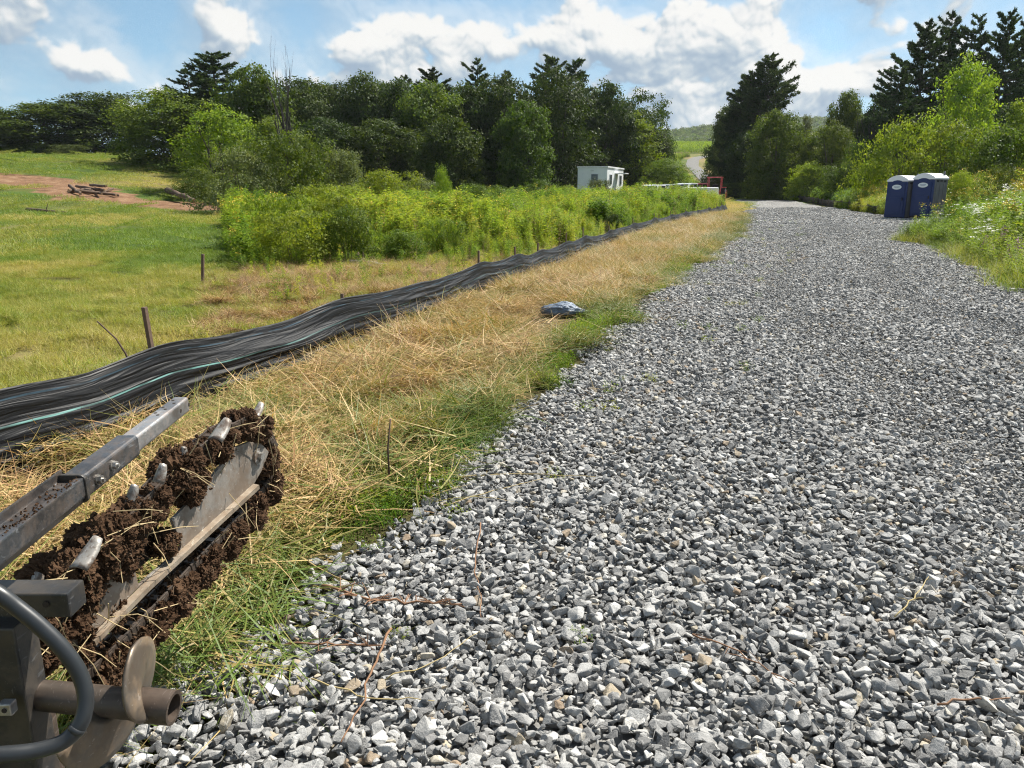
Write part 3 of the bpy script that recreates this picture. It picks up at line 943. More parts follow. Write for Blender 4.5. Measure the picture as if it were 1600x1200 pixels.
def build_weeds():
    rng = np.random.default_rng(55)
    # bright weeds between the mown field and the fence
    bx = np.array([384, 480, 600, 740, 850, 950, 1000, 1060, 1130]); by = np.array([424, 420, 414, 410, 396, 368, 354, 343, 328])
    base = np.array([pix(a, b) for a, b in zip(bx, by)])
    px = rng.uniform(384, 1126, 24000); Y = 15 + 75 * rng.random(24000) ** .8
    ok = Y > np.interp(px, bx, base[:, 1]) * rng.uniform(.90, 1.10, 24000)
    px, Y = px[ok], Y[ok]
    x = (px - 800) / F * Y / .97
    ok = x < fence_x(Y) - .35
    ok &= ~((Y > 84) & (px > 890) )
    x, Y, px = x[ok], Y[ok], px[ok]
    f = sstep(Y - np.interp(px, bx, base[:, 1]), -.5, 5.0)
    hgt = (.40 + .36 * f) * (.22 + 1.75 * fbm(x * .5, Y * .5, 3, 120) ** 1.15) * (1 + .20 * sstep(px, 930, 1010))
    n = len(x)
    kind = np.where(rng.random(n) < .10, rng.integers(7, 10, n), rng.integers(0, 7, n))
    pur = rng.random(n) < .012
    kind = np.where(pur, rng.integers(10, 12, n), kind)
    kind = np.where(rng.random(n) < .05 + .22 * (1 - f), rng.integers(12, 15, n), kind)
    tint = np.clip(.30 + .85 * (fbm(x * .22, Y * .22, 3, 130) - .25) + rng.normal(0, .10, n), 0, 1)
    rot = np.column_stack([rng.normal(0, .12, n), rng.normal(0, .12, n), rng.uniform(0, 6.28, n)])
    s = hgt * rng.uniform(.8, 1.2, n)
    scatter('tall_weeds', TALL + GOLD + LOOSE + DEADST, np.column_stack([x, Y, terrain(x, Y)]), rot, np.column_stack([s * 1.25, s * 1.25, s]), kind, tint, 'dense bright green weeds with goldenrod behind the black fence')
    # brownish low scrub in front of them
    px = rng.uniform(400, 860, 1500); q = rng.random(1500)
    Yb = np.interp(px, bx, base[:, 1]); Y = Yb * (1 - .32 * q)
    x = (px - 800) / F * Y / .97; ok = x < fence_x(Y) - .3
    x, Y = x[ok], Y[ok]; n = len(x)
    lay('low_scrub', SHAG + SMALLW[:1], x, Y, rng, rng.uniform(.3, .75, n), np.clip(rng.normal(.72, .3, n), 0, 1), 'low brown and green scrub in front of the tall weeds')
    # dead brown litter on the mown ground behind the fence
    q = np.array([pix(rng.uniform(330, 720), rng.uniform(425, 560)) for k in range(420)])
    q = q[q[:, 0] < fence_x(q[:, 1]) - .25]
    q = q[fbm(q[:, 0] * .8, q[:, 1] * .8, 2, 260) > .47]; n = len(q)
    lay('brown_litter', LYING + SHAG, q[:, 0], q[:, 1], rng, rng.uniform(.35, .75, n), np.clip(rng.normal(.95, .15, n), 0, 1), 'dead brown litter and cut stems on the ground behind the fence', tilt=.2)
    # meadow to the right of the road
    xr = lambda y: np.minimum(.74 * y + 2, road_r(y) + 22)
    x, y = wedge(rng, 11000, 9, 62, lambda y: road_r(y) + .15, xr)
    e = x - road_r(y)
    # keep the pad round the cabins clear and the tongue of weeds in front of them
    ok = ~((y > 30.5) & (y < 46) & (x < 23.9)) & (e > rng.random(len(x)) * .5)
    x, y, e = x[ok], y[ok], e[ok]
    n = len(x)
    lace = rng.random(n) < np.where((y > 14) & (y < 40), .05, .02)
    kind = np.where(lace, rng.integers(6, 11, n), np.where(rng.random(n) < .06, rng.integers(11, 14, n), np.where((rng.random(n) < .12) & (y < 18), rng.integers(14, 16, n), rng.integers(0, 6, n))))
    h = (.48 + .45 * sstep(e, 0, 2.5)) * rng.uniform(.7, 1.2, n) * (.8 + .5 * fbm(x * .4, y * .4, 2, 140))
    h *= np.interp(y, [9, 14, 26, 30, 60], [1.05, 1.4, 1.5, 1.4, 1.5])
    tint = np.clip(.36 + .9 * (fbm(x * .3, y * .3, 3, 150) - .3), 0, 1)
    rot = np.column_stack([rng.normal(0, .1, n), rng.normal(0, .1, n), rng.uniform(0, 6.28, n)])
    scatter('meadow_weeds', MEADOW + LACE + GOLD + LOOSE, np.column_stack([x, y, terrain(x, y)]), rot, np.column_stack([h * 1.3, h * 1.3, h]), kind, tint, 'tall meadow weeds with white and yellow flowers right of the road')
    x, y = grid(rng, .62, 9, 36, lambda y: road_r(y) + .25, xr)
    ok = ~((y > 30.5) & (x < 23.9)); x, y = x[ok], y[ok]; n = len(x)
    lay('meadow_grass', MIDP, x, y, rng, rng.uniform(.7, 1.2, n), np.clip(rng.normal(.32, .18, n), 0, 1), 'long meadow grass under the weeds right of the road')
    # beyond the cabins, along the far fence
    x, y = wedge(rng, 5000, 46, 110, lambda y: road_r(y) + .7, lambda y: .74 * y + 3)
    n = len(x)
    h = rng.uniform(.7, 1.3, n)
    scatter('far_meadow_weeds', MEADOW + TALL, np.column_stack([x, y, terrain(x, y)]), np.column_stack([rng.normal(0, .1, n), rng.normal(0, .1, n), rng.uniform(0, 6, n)]), np.column_stack([h * 1.7, h * 1.7, h]), rng.integers(0, 13, n), np.clip(rng.normal(.35, .2, n), 0, 1), 'weedy growth behind the far fence right of the road')
    # banks beside the climbing road, and round the parked vehicles
    y = rng.uniform(94, 215, 6000); x = np.interp(y, [98, 128, 148, 168, 186, 203, 216], [29.5, 33.5, 36.5, 39.5, 42, 46, 52]) + rng.choice([-1, 1], 6000) * rng.uniform(3.2, 16, 6000)
    n = len(x); h = rng.uniform(.5, 1.2, n)
    scatter('bank_weeds', TALL + MEADOW, np.column_stack([x, y, terrain(x, y)]), np.column_stack([np.zeros(n), np.zeros(n), rng.uniform(0, 6, n)]), np.column_stack([h * 2.2, h * 2.2, h]), rng.integers(0, 13, n), np.clip(rng.normal(.45, .2, n), 0, 1), 'grassy banks either side of the climbing road')
build_weeds()

# ------------------------------------------------------------------ trees
BARK = plain('tree_bark', (.085, .068, .052), .9, var=.2, scale=3, bump=.6, bscale=8)
DEADW = plain('bare_grey_wood', (.045, .038, .034), .85, var=.15, scale=3)
LEAF_DARK = leaf_mat('dark_leaves', [(0, (.018, .040, .008)), (.5, (.040, .068, .012)), (1, (.078, .108, .020))], .32, 1.35, rough=.6, spec=.18)
LEAF_MID = leaf_mat('mid_green_leaves', [(0, (.040, .078, .011)), (.5, (.080, .124, .017)), (1, (.135, .175, .028))], .40, 1.4, rough=.6, spec=.18)
LEAF_LIGHT = leaf_mat('light_green_leaves', [(0, (.085, .145, .015)), (.5, (.150, .212, .022)), (1, (.23, .265, .035))], .46, 1.4, rough=.6, spec=.18)
LEAF_GREY = leaf_mat('grey_green_leaves', [(0, (.058, .084, .028)), (.5, (.100, .128, .043)), (1, (.150, .170, .064))], .34, 1.3, rough=.6, spec=.18)
NEEDLE = leaf_mat('pine_needles', [(0, (.026, .050, .019)), (.5, (.048, .078, .028)), (1, (.085, .112, .040))], .24, 1.25, rough=.65, spec=.15)

def tree_trunk(rng, H, r0, limbs, lean=.03, stems=1):
    mb = MB()
    for s in range(stems):
        bx, by = (rng.normal(0, .06 * H, 2) if stems > 1 else (0, 0))
        top = Vector((bx * 2.4 + rng.normal(0, lean * H), by * 2.4 + rng.normal(0, lean * H), H * .82))
        b = Vector((bx * .4, by * .4, -.4))
        pts = []; rr = []
        for k in range(7):
            t = k / 6
            w = Vector((rng.normal(0, .012 * H), rng.normal(0, .012 * H), 0)) * math.sin(math.pi * t)
            pts.append(b.lerp(top, t) + w); rr.append(r0 * (1 - .85 * t) * (1.35 if k == 0 else 1))
        mb.tube(pts, rr, 7)
        for (p, q) in limbs[s::stems]:
            i = min(5, max(1, int(q * 6)))
            st = pts[i]
            e = Vector(p)
            mid = st.lerp(e, .5) + Vector((0, 0, .06 * (e - st).length))
            mb.tube([st, mid, e], [rr[i] * .5, rr[i] * .32, rr[i] * .1], 5, False)
    return mb

def crown_leaves(rng, lobes, n, leaf, shell=.55, up=.35, drop=0.0):
    """leaves in clusters spread through a set of lobes (x, y, z, rx, rz)"""
    lobes = np.asarray(lobes)
    vol = lobes[:, 3] ** 2 * lobes[:, 4]
    vol = vol ** .72
    ncl = n // 26
    li = rng.choice(len(lobes), ncl, p=vol / vol.sum())
    d = rng.normal(size=(ncl, 3)); d[:, 2] += .18; d /= np.linalg.norm(d, axis=1)[:, None]
    r = (shell + (1.06 - shell) * rng.random(ncl) ** .6)
    c = lobes[li, :3] + d * r[:, None] * np.stack([lobes[li, 3], lobes[li, 3], lobes[li, 4]], 1)
    sz = (lobes[li, 3] * .15 + leaf * .9)[:, None]
    m = 26
    off = rng.normal(size=(ncl, m, 3)) * sz[:, None] * np.array([.72, .72, .42])
    pos = (c[:, None] + off).reshape(-1, 3)
    nr = rng.normal(size=(ncl * m, 3)) * .55 + np.repeat(d, m, 0) * .85
    nr[:, 2] += up
    s = leaf * rng.uniform(.6, 1.35, ncl * m)
    Q = leaves(rng, pos, nr, s, .68, .12)
    rnd = np.clip(np.repeat(rng.random(ncl), m) * .55 + rng.random(ncl * m) * .45, 0, 1)
    if drop: Q[..., 2] -= drop
    return Q, rnd

def decid(seed, H, W, n, leaf, base=.12, nlobe=26, shape='oval', stems=1, shell=.5, r0=None):
    rng = np.random.default_rng(seed)
    L = []
    for k in range(nlobe):
        t = base + (1 - base) * ((k + .5) / nlobe) * .94
        if shape == 'oval': env = math.sin(math.pi * min(1, .14 + .86 * ((t - base) / (1 - base)) ** .85)) ** .6
        elif shape == 'broad': env = (1 - max(0, (t - .55) / .45) ** 2.2) ** .5 * (.75 + .25 * min(1, (t - base) / .25))
        elif shape == 'dome': env = math.sqrt(max(.05, 1 - t * t))
        else: env = (1 - t) ** .6 * 1.05 + .12
        a = k * 2.399 + rng.normal(0, .5)
        rr = W / 2 * env * rng.uniform(.45, .86) * (1 if k < nlobe - 2 else .25)
        rl = W * rng.uniform(.12, .25) * (.75 + .25 * env)
        z = min(t * H, H - rl * .75)
        L.append((math.cos(a) * rr, math.sin(a) * rr, max(z, rl * .5), rl, rl * rng.uniform(.65, .95)))
    Q, rnd = crown_leaves(rng, L, n, leaf, shell)
    crown = quads_mesh('crown_%d' % seed, Q, rnd)
    limbs = [((l[0] * .85, l[1] * .85, l[2]), max(.12, l[2] / H * .8 - .12)) for l in L[::2]]
    mb = tree_trunk(rng, H, r0 or H * .018, limbs, stems=stems)
    tm = new_mesh('trunk_%d' % seed, mb.V, mb.Fc)
    return dict(H=H, W=W, crown=crown, trunk=tm)

def pine(seed, H, W, whorls, per, dens, bare=.1, droop=.12, lift=.3, topround=.5, ragged=.35, needle=.30):
    rng = np.random.default_rng(seed)
    mb = MB()
    mb.tube([(0, 0, -.4), (0.02 * H * rng.normal() * .3, 0, H * .5), (0, 0, H * .99)], [H * .016, H * .011, .02], 7)
    P, N, S = [], [], []
    for w in range(whorls):
        t = bare + (1 - bare) * (w + rng.random() * .6) / whorls
        if t > .985: t = .985
        u = (t - bare) / (1 - bare)
        prof = (1 - u ** (1 + topround * 2.5)) ** .85 * (.55 + .45 * min(1, u / .25)) + .05
        for b in range(per):
            if rng.random() < .10: continue
            a = b * 6.283 / per + w * 1.3 + rng.normal(0, .3)
            ln = W / 2 * prof * (1 - ragged + 2 * ragged * rng.random() ** 1.4) * (1 if rng.random() > .08 else 1.25)
            z0 = min(t + rng.normal(0, .014), .985) * H
            dirv = np.array([math.cos(a), math.sin(a), 0])
            sl = -droop + lift * u + rng.normal(0, .07)
            end = dirv * ln + np.array([0, 0, z0 + sl * ln + .10 * ln])
            st = np.array([0, 0, z0])
            mid = st + dirv * ln * .5 + np.array([0, 0, sl * ln * .35])
            mb.tube([st, mid, end], [.012 * ln + .02, .008 * ln + .012, .008], 4, False)
            k = max(4, int(dens * ln))
            q = rng.uniform(.22, 1.02, k) ** .8
            c = np.where(q[:, None] < .5, st + (mid - st) * q[:, None] * 2, mid + (end - mid) * (q[:, None] - .5) * 2)
            side = np.array([-dirv[1], dirv[0], 0])
            c = c + side * (rng.normal(0, .16, k) * ln * (1.15 - q * .7))[:, None]
            c[:, 2] += rng.normal(.03, .055, k) * ln * .5
            c[:, 2] += .05 * ln * q
            P.append(c); N.append(np.repeat((dirv * .9 + np.array([0, 0, .45]))[None], k, 0)); S.append(np.full(k, needle))
    P = np.concatenate(P); D = np.concatenate(N); S = np.concatenate(S)
    # every spray is a little fan of three narrow blades
    n = len(P)
    Q, R_ = [], []
    r0 = rng.random(n)
    for f in range(4):
        d = D + rng.normal(0, .55, (n, 3)); d /= np.linalg.norm(d, axis=1)[:, None]
        sd = np.cross(d, rng.normal(size=(n, 3))); sd /= np.linalg.norm(sd, axis=1)[:, None]
        L = (S * rng.uniform(.7, 1.4, n))[:, None]
        wv = sd * L * .17
        Q.append(np.stack([P - d * L * .3, P + wv, P + d * L * .8, P - wv], 1)); R_.append(np.clip(r0 * .6 + rng.random(n) * .4, 0, 1))
    crown = quads_mesh('needles_%d' % seed, np.concatenate(Q), np.concatenate(R_))
    return dict(H=H, W=W, crown=crown, trunk=new_mesh('pine_trunk_%d' % seed, mb.V, mb.Fc))

def bare_tree(seed, H):
    rng = np.random.default_rng(seed)
    mb = MB(); tw = MB()
    def grow(p, d, L, r, lev):
        pts = [p]; rr = [r]
        q = p.copy(); dd = d.copy()
        for k in range(4):
            dd = (dd + Vector(rng.normal(0, .06, 3)) + Vector((0, 0, .12))).normalized()
            q = q + dd * L / 4; pts.append(q.copy()); rr.append(r * (1 - .62 * (k + 1) / 4))
        (mb if lev < 2 else tw).tube(pts, rr, 6 if lev < 2 else 4, False)
        if lev >= 3: return
        for k in range(4 if lev else 5):
            i = rng.integers(2 if lev == 0 else 1, 5)
            side = Vector(rng.normal(0, 1, 3)); side.z = abs(side.z) * .3
            nd = (dd * 1.3 + side.normalized() * .42).normalized()
            grow(pts[i], nd, L * rng.uniform(.42, .62), rr[i] * .62, lev + 1)
    grow(Vector((0, 0, -.3)), Vector((.02, 0, 1)), H * .62, H * .021, 0)
    grow(Vector((.35, .1, -.3)), Vector((.04, .02, 1)), H * .60, H * .016, 0)
    return dict(H=H, W=H * .3, trunk=new_mesh('bare_trunk_%d' % seed, mb.V, mb.Fc), crown=new_mesh('twigs_%d' % seed, tw.V, tw.Fc))

VAR = {
    'oak': [decid(101, 18, 13, 32000, .38, .0, 46, 'broad'), decid(102, 18, 12, 30000, .38, .01, 44, 'broad'), decid(103, 17, 13, 32000, .38, .0, 46, 'oval')],
    'open': [decid(111, 16, 12, 9000, .32, .22, 22, 'oval', shell=.35), decid(112, 17, 11, 8000, .32, .26, 20, 'broad', shell=.35)],
    'round': [decid(121, 15, 12, 26000, .27, .03, 40, 'dome', shell=.6)],
    'small': [decid(131, 8, 6, 15000, .17, .04, 30, 'oval', stems=2), decid(132, 8, 6.5, 15000, .17, .03, 30, 'cone', stems=2)],
    'bush': [decid(141, 3.2, 4.6, 12000, .105, .02, 26, 'dome', stems=4, r0=.04), decid(142, 3.2, 4.2, 12000, .105, .02, 24, 'broad', stems=4, r0=.04), decid(143, 3, 5, 12000, .10, .02, 30, 'dome', stems=5, r0=.04)],
    'nearbush': [decid(151, 1.7, 2.3, 12000, .062, .02, 30, 'broad', stems=5, r0=.014), decid(152, 1.7, 2.2, 12000, .062, .02, 30, 'dome', stems=5, r0=.014)],
    'pine': [pine(201, 24, 11, 30, 5, 24, .10, .06, .36, .50, .50, .50), pine(202, 24, 11, 27, 5, 24, .12, .08, .34, .45, .55, .50), pine(203, 24, 11, 31, 5, 24, .10, .05, .36, .60, .52, .50)],
    'spruce': [pine(211, 20, 11, 44, 6, 22, .03, .16, .34, .95, .30, .42)],
    'slim': [pine(221, 16, 6, 30, 5, 26, .05, .06, .45, .3, .45, .38)],
    'dead': [bare_tree(231, 12)],
}
_count = {}
def plant(kind, name, label, cat, px, top, wpx, Y, m, group=None, base=None, rz=None, wmul=1.0, sink=0.0):
    """a tree or bush whose middle, top and width were read off the photograph, standing Y metres away"""
    i = _count.get(kind, 0); _count[kind] = i + 1
    v = VAR[kind][i % len(VAR[kind])]
    p = at_y(px, top, Y)
    z0 = float(terrain(p[0], Y)) - sink
    H = max((p[2] - z0) * (1.0 if kind in ('pine', 'spruce', 'slim', 'dead') else 1.05), .5)
    W = wpx / F * Y * wmul
    o = empty(name, (p[0], Y, z0), (i * 2.17 + Y) % 6.28 if rz is None else rz)
    o.scale = (W / v['W'], W / v['W'], H / v['H'])
    t = add('trunk', v['trunk'], None, o)
    if not v['trunk'].materials: v['trunk'].materials.append(None)
    t.material_slots[0].link = 'OBJECT'; t.material_slots[0].material = DEADW if kind == 'dead' else BARK
    c = add('branches' if kind == 'dead' else 'crown', v['crown'], None, o)
    if not v['crown'].materials: v['crown'].materials.append(None)
    c.material_slots[0].link = 'OBJECT'; c.material_slots[0].material = m
    tag(o, label, cat, group)
    return o

GW, GL, GM, GR = 'trees along the back of the field', 'trees left of the gap', 'wall of trees behind the weeds', 'trees right of the road'
# back of the field, far left
plant('oak', 'oak_tree', 'broad dark tree cut by the left edge of the picture', 'tree', -25, 180, 150, 104, LEAF_MID, GW)
plant('oak', 'oak_tree', 'low rounded tree second from the left edge of the field', 'tree', 62, 166, 150, 103, LEAF_MID, GW)
plant('oak', 'oak_tree', 'tall dark tree left of the gap of sky at the back of the field', 'tree', 140, 150, 140, 106, LEAF_DARK, GW)
plant('open', 'open_crowned_tree', 'thin-crowned dark tree with sky showing between its leaves above the field', 'tree', 196, 150, 110, 112, LEAF_DARK, GW)
plant('bush', 'shrub', 'small rounded shrub at the foot of the leftmost trees', 'shrub', 18, 232, 60, 98, LEAF_MID)
plant('bush', 'shrub', 'pale ragged shrub under the trees at the back of the field', 'shrub', 104, 226, 62, 98, LEAF_GREY)
# clump in front with the tall pine
plant('oak', 'leafy_tree', 'leafy tree at the left flank of the clump with the tall pine', 'tree', 262, 150, 150, 84, LEAF_MID, GL, sink=1)
plant('pine', 'white_pine', 'tall dark pine with two tops rising above the left clump', 'tree', 330, 82, 128, 88, NEEDLE, GL)
plant('pine', 'white_pine', 'slender pine leaning out left of the two-topped pine', 'tree', 292, 108, 86, 92, NEEDLE, GL)
plant('oak', 'leafy_tree', 'dark tree under the two-topped pine behind the young yellow-green tree', 'tree', 312, 158, 120, 90, LEAF_DARK, GL, sink=1)
plant('oak', 'leafy_tree', 'light green tree right of the two-topped pine', 'tree', 392, 114, 124, 80, LEAF_MID, GL, sink=1)
plant('small', 'sapling_tree', 'yellow-green young tree in front of the left clump', 'tree', 340, 172, 124, 66, LEAF_LIGHT, GL, sink=.5)
plant('small', 'sapling_tree', 'young green tree under the bare dead tree', 'tree', 420, 190, 130, 60, LEAF_MID, GL, sink=.5)
plant('dead', 'dead_tree', 'bare dead tree with forked grey stems above the left clump', 'tree', 438, 68, 50, 55, DEADW, rz=.6)
plant('bush', 'willow_shrub', 'grey-green willow shrub at the foot of the left clump', 'shrub', 372, 236, 140, 50, LEAF_GREY, sink=.2)
plant('bush', 'willow_shrub', 'dull green shrub right of the grey-green willow shrub', 'shrub', 456, 214, 150, 52, LEAF_MID, sink=.2)
plant('bush', 'willow_shrub', 'feathery shrub with upright shoots before the dark trees', 'shrub', 528, 232, 90, 55, LEAF_GREY, sink=.2)
plant('bush', 'willow_shrub', 'dark shrub at the right end of the brown bank', 'shrub', 310, 262, 90, 62, LEAF_MID, sink=.2)
# long dark wall of trees
wall = [('oak', 470, 134, 118, 92, LEAF_DARK, 'dark tree just right of the bare dead tree'),
        ('oak', 520, 140, 100, 96, LEAF_DARK, 'dark tree second from the left in the wall behind the weeds'),
        ('oak', 566, 126, 112, 92, LEAF_DARK, 'high rounded tree in the left half of the dark wall'),
        ('oak', 622, 138, 105, 90, LEAF_DARK, 'dark tree below and left of the pair of pine tips'),
        ('oak', 672, 140, 110, 86, LEAF_MID, 'dark leafy tree straight below the left pine tips'),
        ('oak', 728, 142, 112, 88, LEAF_DARK, 'dark tree below the lone pointed pine'),
        ('oak', 785, 132, 104, 88, LEAF_DARK, 'dark tree left of the big rounded maple'),
        ('round', 874, 114, 136, 86, LEAF_DARK, 'big dense rounded maple behind the white trailer'),
        ('oak', 820, 168, 90, 78, LEAF_MID, 'lower leafy tree leaning on the left of the big maple'),
        ('oak', 700, 190, 110, 76, LEAF_DARK, 'low dark tree in front of the middle of the wall'),
        ('oak', 590, 195, 118, 80, LEAF_DARK, 'low dark tree in front of the left of the wall'),
        ('oak', 505, 192, 100, 78, LEAF_DARK, 'low dark tree behind the feathery shrub'),
        ('oak', 948, 138, 96, 100, LEAF_DARK, 'dark tree right of the big maple'),
        ('open', 1005, 146, 92, 106, LEAF_DARK, 'thin-crowned tree with sky between its branches left of the road gap'),
        ('open', 1030, 172, 48, 110, LEAF_DARK, 'last dark tree before the gap where the road climbs'),
        ('oak', 1014, 205, 66, 104, LEAF_DARK, 'dark leafy tree low behind the round-topped shrub')]
wall += [('oak', 495, 142, 120, 116, LEAF_DARK, 'dark crown showing behind the left end of the wall of trees'),
         ('oak', 596, 138, 120, 118, LEAF_DARK, 'dark crown showing behind and left of the ragged pine tip'),
         ('oak', 702, 146, 120, 116, LEAF_DARK, 'dark crown between the pair-topped pine and the lone pointed pine'),
         ('oak', 770, 150, 110, 118, LEAF_DARK, 'dark crown filling the gap right of the lone pointed pine'),
         ('oak', 920, 150, 110, 116, LEAF_DARK, 'dark crown behind the right shoulder of the big maple'),
         ('oak', 978, 168, 90, 120, LEAF_DARK, 'dark crown behind the yellowish tree near the trailer')]
for k, px, top, w, Y, m, lb in wall:
    plant(k, 'forest_tree', lb, 'tree', px, top, w, Y, m, GM, sink=1.0)
plant('small', 'maple_tree', 'yellowish green tree right behind the white trailer', 'tree', 990, 186, 96, 101, LEAF_LIGHT, GM, sink=.6)
plant('pine', 'white_pine', 'pair-topped pine tip above the dark wall left of centre', 'tree', 672, 108, 92, 100, NEEDLE, GM)
plant('pine', 'white_pine', 'ragged pine tip furthest left above the dark wall', 'tree', 634, 120, 70, 104, NEEDLE, GM)
plant('slim', 'white_pine', 'lone pointed pine standing clear above the dark wall', 'tree', 746, 92, 62, 96, NEEDLE, GM, wmul=1.25)
plant('pine', 'white_pine', 'small pine tip between the lone pine and the maple', 'tree', 790, 112, 70, 100, NEEDLE, GM)
plant('pine', 'white_pine', 'broad pine top rising behind the big maple', 'tree', 862, 88, 92, 98, NEEDLE, GM)
plant('pine', 'white_pine', 'second pine top behind the big maple, right of the broad one', 'tree', 900, 94, 88, 99, NEEDLE, GM)
plant('round', 'round_shrub', 'round-topped green shrub beside the parked vehicles', 'shrub', 1044, 250, 88, 90, LEAF_MID, wmul=.95)
plant('bush', 'shrub', 'small dark shrub between the parked vehicles and the road', 'shrub', 1112, 276, 52, 100, LEAF_MID)
# shrubs among and behind the weeds
for px, top, w, Y, m, lb in [(598, 266, 108, 46, LEAF_LIGHT, 'vine-covered mound of shrub at the left of the weeds'),
                             (690, 264, 42, 42, LEAF_LIGHT, 'small upright sapling sticking out of the weeds'),
                             (654, 282, 90, 50, LEAF_GREY, 'grey-green shrub behind the upright sapling'),
                             (742, 288, 84, 46, LEAF_MID, 'dark-leaved shrub right of the upright sapling'),
                             (842, 284, 96, 58, LEAF_MID, 'wide leafy shrub left of the white trailer'),
                             (886, 292, 50, 62, LEAF_LIGHT, 'leafy shrub at the left foot of the white trailer'),
                             (938, 280, 34, 66, LEAF_GREY, 'thin upright shrub in front of the white trailer door side'),
                             (800, 296, 80, 56, LEAF_MID, 'low shrub under the dark wall of trees'),
                             (640, 300, 120, 34, LEAF_LIGHT, 'low spreading light green shrub amid the weeds'),
                             (520, 290, 120, 34, LEAF_LIGHT, 'light green shrub behind the big near bush')]:
    plant('bush', 'shrub', lb, 'shrub', px, top, w, Y, m, 'shrubs among the weeds')
for px, top, w, Y, m, lb in [(455, 332, 150, 17.0, LEAF_LIGHT, 'big leafy bush at the left front corner of the weeds'),
                             (540, 326, 110, 17.8, LEAF_MID, 'dark leafy bush right of the front corner bush'),
                             (440, 305, 120, 22.0, LEAF_LIGHT, 'light green bush behind the front corner bush, left end'),
                             (520, 306, 130, 23.0, LEAF_LIGHT, 'light green bush behind the dark leafy bush'),
                             (690, 345, 84, 20.0, LEAF_LIGHT, 'small bush midway along the front of the weeds'),
                             (626, 362, 90, 18.0, LEAF_MID, 'low bush beside the fallen log'),
                             (960, 335, 32, 30, LEAF_DARK, 'small dark bush standing by the far stretch of fence')]:
    plant('nearbush', 'leafy_bush', lb, 'bush', px, top, w, Y, m, 'bushes along the front of the weeds', wmul=.84)
# right of the road
plant('spruce', 'spruce_tree', 'tallest dark spruce standing right of the far road', 'tree', 1202, 86, 96, 104, NEEDLE, GR)
plant('spruce', 'spruce_tree', 'dark spruce crowding the left side of the tallest one', 'tree', 1170, 118, 76, 108, NEEDLE, GR)
plant('oak', 'willow_tree', 'soft grey-green tree left of the dark spruces', 'tree', 1138, 174, 60, 112, LEAF_GREY, GR, sink=1)
plant('oak', 'leafy_tree', 'dark leafy tree hiding the feet of the spruces', 'tree', 1168, 212, 76, 98, LEAF_DARK, GR, sink=1)
plant('oak', 'leafy_tree', 'rounded green tree in front of the spruces', 'tree', 1214, 182, 78, 92, LEAF_MID, GR, sink=1)
plant('small', 'leafy_tree', 'tree with pale leaves between the spruces and the hill view', 'tree', 1262, 186, 40, 120, LEAF_GREY, GR)
plant('oak', 'leafy_tree', 'tree standing up against the sky right of the hill view', 'tree', 1324, 152, 56, 100, LEAF_MID, GR)
plant('dead', 'dead_tree', 'thin bare tree showing above the right-hand trees', 'tree', 1358, 146, 40, 96, DEADW)
plant('oak', 'leafy_tree', 'dark tree between the bare tree and the tall pines', 'tree', 1374, 160, 70, 98, LEAF_DARK, GR)
plant('oak', 'leafy_tree', 'low dull tree below the hill view', 'tree', 1290, 206, 86, 92, LEAF_MID, GR, sink=1)
plant('small', 'leafy_tree', 'narrow green tree beside the gravel bend', 'tree', 1306, 196, 62, 88, LEAF_MID, GR)
plant('small', 'leafy_tree', 'pale green small tree behind the far right fence', 'tree', 1250, 226, 56, 96, LEAF_MID, GR)
for px, top, w, Y, lb in [(1408, 96, 78, 76, 'leftmost tall pine on the right with flat ragged branches'),
                          (1450, 34, 92, 80, 'tall pine second from the left in the right-hand pines'),
                          (1490, 22, 84, 84, 'tallest pine of the right-hand group, middle of three'),
                          (1530, 24, 80, 82, 'tall pine behind the yellow-green tree on the right'),
                          (1578, 18, 88, 80, 'tall pine close to the right edge of the picture'),
                          (1618, 30, 84, 84, 'tall pine cut by the right edge of the picture')]:
    plant('pine', 'white_pine', lb, 'tree', px, top, w, Y, NEEDLE, 'tall pines on the right')
plant('small', 'leafy_tree', 'yellow-green tree in front of the tall right-hand pines', 'tree', 1520, 98, 104, 64, LEAF_LIGHT, GR, sink=.5)
plant('small', 'leafy_tree', 'light green tree at the right edge above the shrubs', 'tree', 1600, 164, 90, 54, LEAF_LIGHT, GR, sink=.5)
plant('oak', 'leafy_tree', 'dark tree filling in below the tall pines', 'tree', 1440, 170, 110, 78, LEAF_DARK, GR, sink=1)
plant('oak', 'leafy_tree', 'dark tree below the pines near the right edge', 'tree', 1580, 170, 110, 76, LEAF_DARK, GR, sink=1)
for px, top, w, Y, m, lb in [(1410, 192, 124, 58, LEAF_LIGHT, 'big yellow-green bush left above the blue toilets'),
                             (1488, 196, 124, 58, LEAF_LIGHT, 'big yellow-green bush right above the blue toilets'),
                             (1560, 200, 124, 54, LEAF_MID, 'large green bush near the right edge'),
                             (1352, 226, 84, 74, LEAF_MID, 'green bush left of the big yellow-green bushes'),
                             (1268, 256, 72, 86, LEAF_LIGHT, 'light green bush behind the far end of the right fence'),
                             (1322, 258, 72, 72, LEAF_MID, 'mid green bush behind the right fence'),
                             (1200, 262, 62, 108, LEAF_DARK, 'dark bush at the feet of the spruces'),
                             (1150, 286, 56, 96, LEAF_MID, 'low green bush where the far road bends'),
                             (1505, 268, 60, 44, LEAF_LIGHT, 'yellowish shrub just right of the blue toilets'),
                             (1572, 262, 80, 42, LEAF_MID, 'brownish green shrub in the right-hand meadow')]:
    plant('bush', 'shrub', lb, 'shrub', px, top, w, Y, m, 'bushes right of the road')

